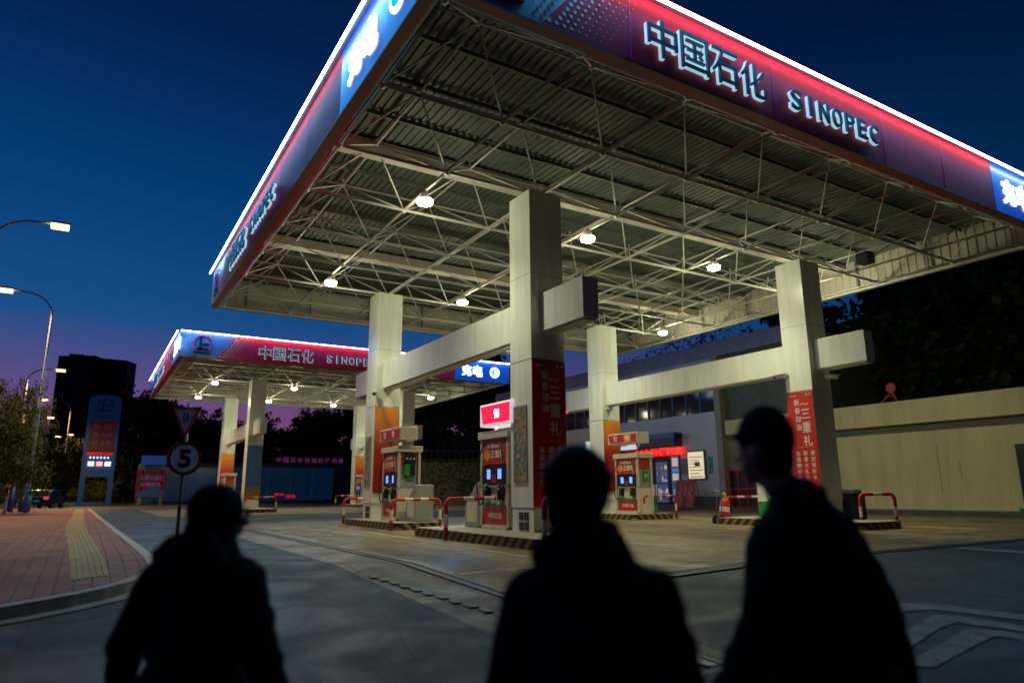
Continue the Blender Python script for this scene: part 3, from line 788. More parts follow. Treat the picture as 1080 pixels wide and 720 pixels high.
# white and green bins
def bin_(x, y, label):
    t = thing('white_bin', label, 'bin', (x, y, .21), 0, 'white bins with green lower part')
    m = MB(); m.prism([(x, y, .22), (x+.36, y, .22), (x+.36, y, .9), (x, y, .7)], (0,.36,0), 0); m.build('lower_case', 'green', t, bevel=.01)
    m = MB(); m.prism([(x, y, .72), (x+.36, y, .92), (x+.36, y, 1.3), (x, y, 1.3)], (0,.36,0), 0); m.box((x-.02, y-.02, 1.3), (x+.38, y+.38, 1.36)); m.build('lid', 'wht', t, bevel=.01)
bin_(19.75, 21.6, 'white bin with green base next to the pump before the shop')
bin_(19.75, 15.9, 'white bin with green base left of the right pillar')

def sign_box(x, y0, y1, z0, z1, label, txts, lit=False):
    t = thing('grade_sign', label, 'fuel grade sign', (x, y0, z0), 0, 'fuel grade signs above the pumps')
    m = MB(); D = .62
    m.box((x, y0, z0), (x+D, y1, z1), 0); m.box((x+.25, y0+.3, z0-.16), (x+.33, y0+.38, z0), 0); m.box((x+.25, y1-.38, z0-.16), (x+.33, y1-.3, z0), 0)
    m.build('box', 'white_lit_soft' if lit else 'pump', t, bevel=.02)
    m = MB(); ym = (y0+y1)/2; zm = (z0+z1)/2
    m.prism([(x-.012, y0+.06, z0+.06), (x-.012, y1-.16, z0+.06), (x-.012, y1-.06, z1-.05), (x-.012, y0+.06, z1-.05)], (.01,0,0), 0)
    W = y1-y0
    for i, (s, mi) in enumerate(txts):
        yy = ym + W*.22 - i*W*.4 if len(txts) > 1 else ym-.1
        if mi == 2: m.obox((x-.016, yy, zm), Y, X, Z, .2, .004, (z1-z0)/2-.07, 2); m.text(s, (x-.022, yy, zm), .26, .2, -Y, Z, 1, .008, .02)
        else: m.text(s, (x-.016, yy, zm), .24, .22, -Y, Z, 1, .008, .02)
    m.build('face', ['sign_pink' if lit else 'banner_red', 'white_lit' if lit else 'print_white', 'print_orange'], t)
M['white_lit_soft'] = emis('white_lit_soft', (.9, .85, .9), .5)
sign_box(8.5, 20.9, 22.75, 2.78, 3.2, 'unlit red grade sign over the pump by the white pillar', [('92', 1), ('95', 1)])
sign_box(8.5, 14.0, 15.55, 2.72, 3.28, 'glowing red and white grade sign left of the nearest pillar', [('98', 1)], True)
sign_box(18.55, 20.9, 22.75, 2.98, 3.42, 'red grade sign with orange block above the pump before the shop', [('92', 1), ('95', 2)])

# ------------------------------------------------------------------ tube barriers
def barrier(a, b, label, h=.9, r=.05):
    a, b = Vector((a[0], a[1], gz(*a[:2])+.004)), Vector((b[0], b[1], gz(*b[:2])+.004))
    d = (b-a); L = d.length; d.normalize(); pts = []; R = .16
    pts.append(a)
    for z in (.3, .6): pts.append(a+Z*z)
    pts.append(a+Z*(h-R))
    for k in range(1, 5): an = k*PI/8; pts.append(a+Z*(h-R+R*math.sin(an))+d*(R-R*math.cos(an)))
    n = max(3, int((L-2*R)/.28)); n += (n % 2 == 0)
    for k in range(1, n): pts.append(a+Z*h+d*(R+(L-2*R)*k/n))
    for k in range(0, 5): an = k*PI/8; pts.append(b+Z*(h-R+R*math.cos(an))-d*(R-R*math.sin(an)))
    for z in (.6, .3, 0): pts.append(b+Z*z)
    mi = [0, 1, 0] + [0]*4 + [(k % 2)*1 if False else (1 if k % 2 else 0) for k in range(n)] + [0]*4 + [0, 1, 0]
    mi = (mi + [0]*len(pts))[:len(pts)-1]
    t = thing('tube_barrier', label, 'barrier', a, 0, 'red and white tube barriers')
    m = MB(); m.tube(pts, r, 10, mi); m.build('tube', ['red', 'wht'], t)
    for q in (a, b): m = MB(); m.tube([q, q+Z*.012], .09, 12); m.build('foot_plate', 'galv', t)
barrier((8.3,25.72), (9.7,25.72), 'red and white tube barrier behind the white pillar with the orange banner')
barrier((7.8,19.71), (9.4,19.74), 'red and white tube barrier in front of the left pump')
barrier((7.6,18.1), (9.3,18.2) , 'red and white tube barrier between the two left pumps') if False else None
barrier((7.32,15.05+2.75), (9.0,17.9), 'red and white tube barrier at the far end of the nearest island') if False else None
barrier(gp(470,570), tuple(Vector(gp(470,570))+Vector((1.75,.0))), 'red and white tube barrier left of the pump behind the nearest pillar', h=.95)
barrier(gp(680,547.6), gp(713.7,546), 'red and white tube barrier in front of the pump before the shop', h=.9)
barrier(gp(910,556), gp(947,555), 'dark red tube barrier standing right of the right pillar', h=.95)
barrier((7.22,10.75), (8.35,10.75), 'red and white tube barrier at the near end of the nearest island', h=1.0)
barrier(gp(768,548), gp(812,547), 'red and white tube barrier behind the trolley extinguisher', h=.85)
barrier((8.1,43.6), (9.9,43.6), 'far red and white tube barrier before the purple tinted pillar')
barrier((18.6,60.0), (20.3,60.0), 'far red and white tube barrier behind the rear right pillar')
barrier((18.6,43.6), (20.3,43.6), 'far red and white tube barrier right of the left pump')

# trolley extinguisher
e0 = G(763,552)
t = thing('trolley_extinguisher', 'red wheeled fire extinguisher standing in front of the shop', 'fire extinguisher', e0)
ax = Vector((.1,-.05,1)).normalized()*.9
m = MB(); pts = [e0+Z*.12+ax*k for k in (0, .04, .1, .75, .83, .88)]
m.tube([e0+Vector((.05,0,.1))+ax.normalized()*s for s in (0,.03,.08,.62,.7,.74)], [.06,.14,.165,.165,.12,.05], 18); m.build('cylinder', 'red', t)
m = MB(); m.tube([e0+Vector((.05,0,.1))+ax.normalized()*s for s in (.3,.46)], .169, 18, 0, False); m.build('paper_tag', 'wht', t)
m = MB(); m.tube([e0+Vector((.05,0,.1))+ax.normalized()*s for s in (.72,.86)], [.05,.03], 10); m.sphere(e0+Vector((.14,0,.98)), .06, 0, 6); m.build('valve', 'yellow', t)
for s_ in (-1, 1):
    m = MB(); c = e0+Vector((-.22, s_*.14, .14)); m.tube([c-Y*.025, c+Y*.025], .14, 18, 0, smooth=False); m.tube([c-Y*.03, c+Y*.03], .05, 10, 1, smooth=False); m.build('wheel', ['rubber', 'galv'], t)
m = MB(); m.tube([e0+Vector((-.22,-.12,.14)), e0+Vector((-.12,-.12,.9)), e0+Vector((-.3,-.12,1.1)), e0+Vector((-.3,.12,1.1)), e0+Vector((-.12,.12,.9)), e0+Vector((-.22,.12,.14))], .016, 8); m.build('handle_frame', 'galv', t)
m = MB(); m.tube([e0+Vector((.14,0,.95)), e0+Vector((.3,-.1,.8)), e0+Vector((.34,-.1,.4)), e0+Vector((.24,-.12,.2)), e0+Vector((.42,-.2,.03))], .016, 8); m.build('hose', 'rubber', t)

# dark cabinet beside right pillar
t = thing('equipment_box', 'dark box with pale top beside the foot of the right pillar', 'equipment box', (20.0, 12.9, 0))
m = MB(); m.box((20.05,12.9,.0), (20.6,13.5,1.0)); m.build('case', 'black', t, bevel=.02)
m = MB(); m.box((20.03,12.88,1.0), (20.4,13.52,1.1)); m.build('lid', 'pump_grey', t)

# security cameras
def make_cctv():
    t = thing('security_camera', 'x', 'security camera', (0,0,0), 0, 'white security cameras on the pillars and beams')
    m = MB(); m.tube([(0,0,0), (0,-.06,.02), (0,-.14,-.02)], .022, 8); m.build('bracket', 'galv', t, False)
    m = MB(); m.tube([(0,-.02,-.02), (0,-.40,-.10)], .065, 12); m.bar((0,.02,.055), (0,-.46,-.03), .15, .012); m.build('camera_body', 'wht', t, False)
    m = MB(); m.tube([(0,-.40,-.10), (0,-.41,-.103)], .05, 12); m.build('camera_lens', 'black', t, False)
    return t
cc = make_cctv(); cc.location = (8.59-.02, 23.5, 4.62); cc.rotation_euler = (0,0,-.5); cc['label'] = 'security camera under the beam at the white pillar left of centre'
dup(cc, (9.0, 14.3, 4.66), -2.6, 'security camera under the beam behind the nearest pillar')
dup(cc, (19.2, 23.5, 4.62), -.6, 'security camera under the beam at the pillar behind the middle pump')
dup(cc, (18.95, 14.1, 4.72), -1.9, 'security camera under the long beam left of the right pillar')
dup(cc, (19.5, 13.1, 4.6), .3, 'security camera below the short beam end of the right pillar')

# ------------------------------------------------------------------ shop building and low cream building
t = thing('shop_building', 'white shop building with lit doorway and high window band behind the pumps', 'shop', (32.5, 24, 0))
XS = 32.5
m = MB()
m.box((XS, 29.35, .75), (XS+14, 56, 5.85), 0)                    # clad front below windows
m.box((XS+.03, 29.35, 0), (XS+14, 56, .75), 1)
m.box((XS+.25, 29.35, 5.85), (XS+14, 56, 7.25), 1)
m.box((XS, 29.35, 7.25), (XS+14, 56, 9.2), 0)
m.box((XS-.1, 24.0, 9.2), (XS+14.2, 56.2, 10.15), 2)               # parapet
wo = m.build('wall', ['wall_white', 'wall_greenish', mat('parapet_pale', (.3, .33, .42), .6)], t)
m = MB()
m.box((XS-.15, 28.9, 0), (XS+.5, 29.35, 9.2), 0); m.build('pilaster', mat('pilaster_stone', (.36, .36, .3), .6), t)
m = MB(); m.box((XS+.3, 23.6, 5.2), (XS+14, 28.9, 9.2), 0); m.build('upper_wall', 'wall_greenish', t)
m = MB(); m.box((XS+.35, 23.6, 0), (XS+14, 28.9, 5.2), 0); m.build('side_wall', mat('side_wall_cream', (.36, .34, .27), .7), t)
m = MB(); m.box((XS-.45, 23.8, 4.3), (XS+.34, 28.35, 5.15), 0); m.build('awning_slab', 'wall_cream', t, bevel=.02)
m = MB(); m.box((XS+.28, 27.05, 3.3), (XS+.36, 27.9, 3.9), 0); m.build('vent_window', 'black', t)
y = 29.5; i = 0
while y < 55:
    f = MB(); f.box((XS+.1, y, 5.87), (XS+.24, y+.07, 7.23)); fo = f.build('window', 'blue_band', t)
    q = MB(); q.box((XS+.2, y+.08, 5.9), (XS+.24, y+1.13, 7.2)); q.build('pane', 'glass', fo)
    y += 1.2
m = MB(); m.box((XS-.12, 33.0, 7.26), (XS-.02, 52, 7.4)); m.build('red_light_strip', 'neon_red', t)
# entrance sign band
m = MB(); m.box((XS-.75, 32.3, 3.85), (XS-.01, 41.5, 4.75)); m.build('sign_band', 'navy', t, bevel=.08)
m = MB(); m.box((XS-.8, 32.3, 4.45), (XS-.02, 41.5, 4.78)); m.build('sign_blue_cap', 'blue_band', t)
m = MB(); pts = [(XS-.85, 35.3+.45*math.sin(a), 4.32-.44*math.cos(a)) for a in [PI*k/8-PI for k in range(9)]]
pts = [(XS-.86, 36.0-.43*math.sin(PI*k/8), 4.31-.43*math.cos(PI*k/8)) for k in range(9)] + [(XS-.86, 41.4, 4.74), (XS-.86, 41.4, 3.88)]
m.prism(pts, (.1,0,0), 0); m.text('易捷', (XS-.88, 37.0, 4.32), .9, .45, -Y, Z, 1, .01, .02)
m.build('sign_white_end', [emis('sign_white', (.75, .82, .88), .65), 'green'], t)
m = MB(); m.text('24小时便利店', (XS-.3, 34.3, 3.62), 4.4, .5, -Y, Z, 0, .03, .02); m.box((XS-.25, 32.6, 3.3), (XS-.05, 37.6, 3.9), 1); m.build('running_text_sign', ['neon_red', mat('led_board', (.1, .004, .004), .5, emit=(.6, .005, .005), estr=.35)], t)
# doors (glazed, goods seen lit behind)
m = MB(); m.box((XS-.03, 32.6, .3), (XS-.01, 38.4, 3.28)); m.build('shop_window_reveal', 'black', t)
GOODS = [mat('goods_back', (.1,.15,.3), .5, emit=(.12,.2,.5), estr=.22)] + [mat('goods', c, .5, emit=c, estr=.5) for c in ((.75,.6,.6), (.5,.06,.08), (.12,.3,.7), (.05,.08,.1))]
for k, (ya, yb) in enumerate(((33.7, 34.9), (35.1, 36.2), (36.4, 38.2))):
    f = MB(); f.box((XS-.06, ya, .35), (XS-.03, yb, 3.0), 0)
    rs = random.Random(k+11)
    for zz in (.5, .95, 1.7, 2.1, 2.5):
        yy = ya+.1
        while yy < yb-.15:
            wd = rs.uniform(.05, .22); hh = rs.uniform(.12, .33); f.box((XS-.064, yy, zz), (XS-.06, min(yy+wd, yb-.08), zz+hh), rs.choice((1, 2, 3, 4, 4))); yy += wd+rs.uniform(.02, .12)
    fo = f.build('door', GOODS, t)
    q = MB()
    for z in (.35, 1.6, 3.0): q.box((XS-.09, ya, z-.03), (XS-.06, yb, z+.03))
    q.box((XS-.09, ya, .35), (XS-.06, ya+.06, 3.0)); q.box((XS-.09, yb-.06, .35), (XS-.06, yb, 3.0)); q.build('door_frame', 'black', fo)
m = MB(); m.box((XS-.06, 32.7, .4), (XS-.03, 33.4, 3.3), 0)
for i, (za, zb, mi) in enumerate(((.5, 1.2, 3), (1.3, 1.6, 4), (1.75, 2.2, 1), (2.3, 2.5, 3), (2.65, 3.2, 1))): m.box((XS-.064, 32.78, za), (XS-.06, 33.32, zb), mi)
m.build('window_poster', GOODS, t)
# crimson lattice door
m = MB(); m.box((XS+.25, 26.9, .1), (XS+.35, 29-.15, 2.3), 0); fo = m.build('lattice_door', 'black', t)
m = MB()
for y in (26.9, 27.55, 28.2, 28.79): m.box((XS+.2, y, .1), (XS+.25, y+.09, 2.3))
for z in (.1, 1.15, 2.2): m.box((XS+.19, 26.9, z), (XS+.245, 28.85, z+.09))
m.build('lattice_frame', 'red', fo)
m = MB(); m.box((XS-.5, 23.9, 4.35), (XS-.46, 25.9, 4.95), 0); m.box((XS-.52, 23.9, 4.95), (XS-.46, 25.9, 5.02), 1); m.box((XS-.52, 23.9, 4.28), (XS-.46, 25.9, 4.35), 1); m.build('red_sign_board', ['sign_red_lit', 'wht'], t)

# notice boxes on shop wall
t = thing('notice_case', 'glowing framed notice case on the white shop wall', 'notice case', (XS, 31, 2))
a, b = atX(727,477,XS), atX(745,504,XS)
y0, y1 = b.y, a.y; z0, z1 = b.z, a.z
m = MB(); m.box((XS-.14, y0-.1, z0-.1), (XS-.005, y1+.1, z1+.1)); m.build('frame', 'galv', t, bevel=.02)
m = MB(); m.box((XS-.16, y0, z0), (XS-.141, y1, z1)); 
for k in range(9): m.box((XS-.163, y0+.1+.1*(k*7 % 4), z1-.35-.2*k if z1-.35-.2*k > z0+.05 else z0+.08), (XS-.16, y1-.12, (z1-.35-.2*k if z1-.35-.2*k > z0+.05 else z0+.08)+.06), 1)
m.box((XS-.163, y0+.3, z0+.75), (XS-.16, y0+.75, z0+1.0), 2)
m.build('lit_panel', ['lit_notice', mat('notice_text', (.4,.3,.15), .6, emit=(.4,.3,.15), estr=.4), 'dark'], t)
a, b = atX(747,481,XS), atX(753,499,XS)
m = MB(); m.box((XS-.03, b.y, b.z), (XS-.005, a.y, a.z)); o = m.build('wall_poster', patchwork('blue_poster_print', [(.05,.25,.4),(.1,.4,.4),(.3,.4,.2),(.05,.2,.45)], 5)); tag(o, 'small blue poster on the white wall beside the pilaster', 'poster')
a, b = atX(716,484,XS), atX(727,500,XS)
m = MB(); m.box((XS-.03, b.y, b.z), (XS-.005, a.y, a.z)); o = m.build('wall_notice', mat('grey_notice', (.25,.25,.28), .5)); tag(o, 'dull grey notice on the shop wall left of the glowing notice case', 'notice')
for k, (px, lab) in enumerate(((717, 'left one of two crimson display boards leaning before the shop wall'), (728, 'right one of two crimson display boards, beside the drink crates of the shop wall'))):
    a = atX(px-5, 506, XS-1); b = atX(px+5, 523, XS-1)
    t = thing('display_board', lab if k == 0 else 'right one of two crimson display boards leaning before the shop wall', 'display board', (XS-1, b.y, 0), 0, 'display boards before the shop')
    m = MB(); m.prism([(XS-1.2, b.y, .02), (XS-1.2, a.y, .02), (XS-.9, a.y, a.z), (XS-.9, b.y, a.z)], (.04,0,0)); m.build('panel', 'poster_red', t)
    m = MB(); m.bar((XS-.87, a.y, a.z), (XS-.5, a.y, .02), .04); m.bar((XS-.87, b.y, a.z), (XS-.5, b.y, .02), .04); m.build('leg', 'galv', t)

t = thing('low_building', 'long low cream building with flat overhanging parapet at right', 'building', (32.5, 4, 0))
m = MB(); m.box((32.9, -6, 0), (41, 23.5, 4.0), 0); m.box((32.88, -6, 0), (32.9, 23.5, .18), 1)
for yv in (16.9, 16.0): m.box((32.885, yv, .9 if yv > 16.5 else 1.5), (32.9, yv+.008, 3.0 if yv > 16.5 else 2.3), 2)
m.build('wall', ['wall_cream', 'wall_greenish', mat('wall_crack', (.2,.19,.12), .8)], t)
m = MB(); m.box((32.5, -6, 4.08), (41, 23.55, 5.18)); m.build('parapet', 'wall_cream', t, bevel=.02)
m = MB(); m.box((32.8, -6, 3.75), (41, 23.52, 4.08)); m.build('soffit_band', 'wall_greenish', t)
m = MB(); m.box((32.84, 12.2, .1), (32.88, 13.75, 2.9)); dd = m.build('door', 'black', t)
m = MB(); m.box((32.83, 13.5, .12), (32.86, 13.95, .3)); m.build('floor_exit_sign', 'green', t)
t = thing('round_marker', 'red round disc on a thin tripod on the roof of the low cream building', 'roof marker', (32.9, 18.65, 5.18))
m = MB(); c = Vector((32.9, 18.65, 5.9)); m.tube([c-X*.03, c+X*.03], .24, 24, smooth=False); m.build('disc', 'red', t)
m = MB(); m.bar(c-Z*.2, (32.9, 19.25, 5.18), .05); m.bar(c-Z*.2, (32.9, 18.35, 5.18), .05); m.bar(c-Z*.2, (33.3, 18.7, 5.18), .05); m.bar((32.9,18.97,5.5), (32.9,18.47,5.5), .03); m.build('tripod', 'red', t)
structure(sheet('shop_pavement', [rect(30.6,-6,32.5,56)], 'concrete_dark', .006, th=.12))

# ------------------------------------------------------------------ traffic signs on a pole
sp = atD(187, 560, 11.5); sb = Vector((sp.x, sp.y, gz(sp.x, sp.y)))
sb.z += .0
t = thing('traffic_sign', 'thin grey pole with round 5 sign and triangular give way sign', 'traffic sign', sb)
top = atD(203, 432, 11.5); 
m = MB(); m.tube([sb, Vector((sb.x, sb.y, 2.58))], .03, 10); m.tube([sb, sb+Z*.03], .09, 10); m.build('pole', 'galv', t)
def face_disc(c, n, parent):
    n = Vector(n).normalized(); ux = Vector((-n.y, n.x, 0)).normalized(); uz = Z
    m = MB(); m.tube([c, c+n*.012], .275, 36, 0, smooth=False); m.tube([c+n*.0125, c+n*.016], .22, 36, 1, smooth=False)
    m.text('5', c+n*.018, .2, .3, ux, uz, 2, .006, .035)
    m.build('speed_sign', [mat('sign_red', (.5,.02,.02), .35, 0, .04), mat('sign_white', (.8,.8,.8), .35, 0, .04), 'black'], parent)
def face_tri(c, n, parent):
    n = Vector(n).normalized(); ux = Vector((-n.y, n.x, 0)).normalized()
    m = MB(); P = lambda u, v, d: c + ux*u + Z*v + n*d
    m.prism([P(-.3,.27,0), P(0,-.25,0), P(.3,.27,0)], n*.012, 0)
    m.prism([P(-.215,.225,.0125), P(0,-.15,.0125), P(.215,.225,.0125)], n*.003, 1)
    m.text('让', P(0,.1,.017), .15, .17, ux, Z, 2, .006, .02)
    m.build('give_way_sign', [mat('sign_red', (.8,.03,.02), .35, 0, .04), mat('sign_white', (.85,.85,.82), .35, 0, .04), 'black'], parent)
face_disc(Vector((sb.x, sb.y-.04, 1.68)), (.2,-1,0), t)
face_tri(Vector((sb.x-.02, sb.y-.04, 2.25)), (-.75,-.66,0), t)

# ------------------------------------------------------------------ street lamps
def make_lamp_post(h=12.6, arm=1.5):
    t = thing('street_lamp', 'x', 'street lamp', (0,0,0), 0, 'street lamps along the road')
    m = MB(); pts = [(0,0,0), (0,0,h*.5), (0,0,h-1.3)] + [(arm*(1-math.cos(k*PI/12)) if True else 0, 0, h-1.3+1.25*math.sin(k*PI/12)) for k in range(1, 7)] + [(arm+.7,0,h)]
    m.tube(pts, [.11,.09,.07]+[.05]*7, 10); m.build('pole', 'pole', t, False)
    m = MB(); m.tube([(0,0,.02),(0,0,1.7)], .125, 12); m.build('painted_base', 'pole_blue', t, False)
    m = MB(); m.box((arm+.6,-.16,h-.02), (arm+1.35,.16,h+.1)); hd = m.build('lamp_head', 'pole', t, False, bevel=.03)
    m = MB(); m.box((arm+.6,-.17,h-.2), (arm+1.3,.17,h-.021)); m.build('lamp_glass', 'streetlamp', hd, False)
    return t
L0 = make_lamp_post(); arm = 1.5+1.0
SL = [((65,238,30), 0, 'nearest street lamp, its arm reaching in from the left edge'),
      ((5,305,39), 1, 'second street lamp, its arm pointing to the left edge'),
      ((65,390,63), 0, 'street lamp whose arm ends in front of the dark tower'),
      ((46,421,84), 1, 'distant street lamp just left of the dark tower'),
      ((54,440,103), 0, 'small distant street lamp above the lit green tree'),
      ((62,460,138), 0, 'tiny distant street lamp low over the lit green tree'),
      ((74,458,133), 1, 'tiny distant street lamp in front of the dark tower, left of the price sign'),
      ((76,469,160), 1, 'farthest tiny street lamp left of the price sign')]
for i, ((px, py, d), flip, lab) in enumerate(SL):
    P = atD(px, py, d); s = P.z/12.56
    rz = 0 if not flip else PI
    o = L0 if i == 0 else dup(L0)
    o['label'] = lab; o.rotation_euler = (0,0,rz); kx = 1 if i < 3 else 1.2; o.scale = (kx,kx,s)
    o.location = (P.x-(arm if not flip else -arm)*kx, P.y, 0)
    if i < 5: light('SPOT', (P.x, P.y, P.z-.25), [2600, 5500, 9000, 8000, 6000][i], (1, .6, .26), .2, (0,0,0), .5, math.radians(150), 'street_light')
# extra white pole at left foreground
def bollard(x, y, h, label):
    t = thing('marker_post', label, 'post', (x, y, .13)); m = MB(); m.tube([(x,y,.13),(x+.05,y,.13+h)], .07, 10); m.build('post', 'wht', t)
    m = MB(); m.tube([(x+.05,y,.13+h),(x+.05,y,.2+h)], .1, 10); m.build('cap', 'tail', t)
P = atD(4,543,38); bollard(P.x, P.y, 1.5, 'short leaning white post with red cap at the left edge')
P = atD(11,541,42); 
t = thing('sign_post', 'white and blue pole standing beside the second street lamp', 'pole', (P.x, P.y, .13))
m = MB(); m.tube([(P.x,P.y,.13),(P.x,P.y,6.2)], .07, 10); m.build('pole', 'pole', t); m = MB(); m.tube([(P.x,P.y,.13),(P.x,P.y,1.7)], .1, 12); m.build('painted_base', 'pole_blue', t)
P = atD(25,539,43)
t = thing('green_bin', 'small dark green bin by the blue painted pole bases', 'bin', (P.x, P.y, .13)); m = MB()
m.tube([(P.x,P.y,.13),(P.x,P.y,1.15)], [.3,.36], 14); m.build('bucket', mat('bin_green', (.01,.1,.07), .5), t); m = MB(); m.tube([(P.x,P.y,1.15),(P.x,P.y,1.28)], [.38,.2], 14); m.build('lid', mat('bin_green_lid', (.01,.08,.06), .5), t)

# ------------------------------------------------------------------ price totem
tw = atD(99, 530, 75); TX, TY = tw.x, tw.y; ang = math.radians(-2)
t = thing('price_totem', 'tall blue price totem with round top beside the dark tower', 'price sign', (TX, TY, 0), 0)
W2, TH = 1.55, 11.9
m = MB()
arc = [(-W2+.15*0, 0)]
pts = [(-W2, .2), (-W2+.55, .2), (-W2+.55, 3.0), (W2-.55, 3.0), (W2-.55, .2), (W2, .2), (W2, TH-.7)] + [(W2-.5+.5*math.cos(a), TH-.7+.0+.55*math.sin(a)) for a in [PI*k/10 for k in range(1, 5)]] + [(0, TH)] + [(-W2+.5-.5*math.cos(a), TH-.7+.55*math.sin(a)) for a in [PI*k/10 for k in range(4, 0, -1)]] + [(-W2, TH-.7)]
V = lambda u, z, d=0: Vector((TX+u, TY-d, z))
vs = [V(u, z, 0) for u, z in pts]
# split body: two legs and slab to stay convex
m.box(V(-W2,0,-.35), V(-W2+.5,3.0,.0)); m.box(V(W2-.5,0,-.35), V(W2,3.0,.0))
m.prism([V(-W2,3.0), V(W2,3.0)]+[V(u,z) for u, z in pts[6:]], (0,.35,0))
m.build('body', mat('totem_blue', (.006, .035, .14), .4, emit=(.01, .12, .5), estr=.05), t)
m = MB(); m.box(V(-1.2,5.6,.03), V(1.25,9.0,0), 0); m.box(V(-1.2,5.35,.05), V(1.25,5.6,0), 1)
for i, (g, p) in enumerate((('92', '7.25'), ('95', '7.68'), ('0', '6.90'))):
    m.text(g, V(-.6, 8.4-i*.9, .04), .5, .4, X, Z, 2, .01); m.text(p, V(.5, 8.4-i*.9, .04), .9, .4, X, Z, 2, .01)
m.build('price_board', [mat('price_board_dark', (.02,.003,.006), .4, emit=(.25,.005,.015), estr=.06), mat('totem_red_bar', (.3,.0,.01), .5, emit=(.8,0,.02), estr=.45), mat('dim_digits', (.1,.02,.1), .5, emit=(.4,.05,.35), estr=.14)], t)
m = MB(); m.box(V(-1.2,3.75,.03), V(1.25,5.3,0), 0)
for i, mi in enumerate((1, 2, 1)): m.box(V(-1.0+i*.78,4.15,.06), V(-.42+i*.78,4.62,.03), mi)
for i in range(6): m.box(V(-.9+i*.33,4.95,.05), V(-.76+i*.33,5.15,.03), 1)
m.build('service_panel', [mat('totem_navy', (.01,.05,.25), .4, emit=(.0,.06,.35), estr=.2), emis('icon_white', (.6,.85,.9), 1.3), emis('icon_pink', (.9,.35,.4), 1.2)], t)
m = MB(); c = V(0, 10.6, .03)
for k in range(28):
    a0, a1 = 2*PI*k/28, 2*PI*(k+1)/28; e = lambda a, r: c + X*(math.cos(a)*r)+Z*(math.sin(a)*r)
    if 1.3*PI < a0 < 1.65*PI: continue
    m.prism([e(a0,.8), e(a1,.8), e(a1,.68), e(a0,.68)], (0,-.03,0))
m.obox(c-X*.2, X, Y, Z, .1, .03, .5); m.obox(c-Z*.45, X, Y, Z, .5, .03, .09); m.obox(c+X*.25, X, Y, Z, .25, .03, .05)
m.text('中国石化', V(-.0, 9.4, .03), 1.7, .34, X, Z, 0, .02, .02)
m.build('emblem', 'navy', t)

# ------------------------------------------------------------------ far buildings
def tower():
    a = atD(62, 375, 250); b = atD(100, 375, 250); c = atD(124, 380, 250); H = a.z
    t = thing('tower_block', 'dark tall tower block with vertical ribs behind the price totem', 'tower', (a.x, a.y, 0))
    d = (b-a); d.z = 0; d.normalize(); n = Vector((d.y, -d.x, 0)); back = -n*16
    m = MB(); A, B = Vector((a.x,a.y,0)), Vector((b.x,b.y,0)); Cc = Vector((c.x,c.y,0))+(-n)*6
    for p, q in ((A, B),):
        back = -n*7
        m.prism([p, q, q+back, p+back], (0,0,H))
    m.prism([B+d*.3, Cc, Cc+back, B+back+d*.3], (0,0,H-.8))
    m.box((A.x+3, A.y+6, H), (A.x+8, A.y+11, H+2.2))
    m.build('wall', 'tower', t)
    L = (B-A).length
    for k in range(12):
        r = MB(); p = A+d*(L*(k+.5)/12)+n*.25; r.obox(p+Z*(H/2), d, n, Z, .22, .25, H/2-.2); r.build('rib', 'tower', t)
    for k in range(9):
        dd2 = (Cc-B).normalized(); L2 = (Cc-B).length; p = B+d*.3+dd2*(L2*(k+.5)/9); n2 = Vector((dd2.y, -dd2.x, 0)); r = MB(); r.obox(p+n2*.25+Z*(H/2-.5), dd2, n2, Z, .2, .25, H/2-.6); r.build('rib', 'tower', t)
tower()

YB = 94
a = atY(150, 492, YB); b = atY(352, 492, YB); H = 4.9
t = thing('rear_kiosk', 'low blue glazed service building behind the far canopy', 'building', (a.x, YB, 0))
m = MB(); m.box((a.x, YB+.1, 0), (b.x+4, YB+8, H)); m.build('wall', 'navy_wall', t)
xk = a.x
n = 8; Wk = (b.x-a.x)/n
for k in range(n):
    f = MB(); x0 = a.x+k*Wk
    f.box((x0, YB-.02, .3), (x0+.16, YB+.1, H-.5)); f.box((x0, YB-.02, H-.62), (x0+Wk, YB+.08, H-.5)); f.box((x0, YB-.02, .3), (x0+Wk, YB+.08, .42)); fo = f.build('window', mat('frame_blue', (.04,.2,.45), .4, emit=(.02,.14,.4), estr=.05), t)
    q = MB(); q.box((x0+.17, YB+.0, .43), (x0+Wk-.01, YB+.06, H-.63)); q.build('pane', mat('pane_blue', (.01,.04,.1), .15, emit=(.01,.07,.2), estr=.10), fo)
m = MB(); c = atY(326, 489, YB)
for i, ch in enumerate('中国石化加油站便利店'): m.text(ch, (c.x-4.0+i*.92, YB-.1, H+.55), .7, .7, X, Z, 0, .04, .02)
m.build('roof_letters', emis('letters_magenta', (.35,.05,.3), .22), t)
m = MB(); c = atY(294, 521, YB); m.text('营业', (c.x, YB-.2, c.z), 1.3, .35, X, Z, 0, .04, .03); c = atY(306, 523, YB); m.text('OPEN'[:0]+'加油', (c.x, YB-.2, c.z), 1.2, .45, X, Z, 0, .04, .03); m.build('red_neon_letters', 'neon_dim', t)
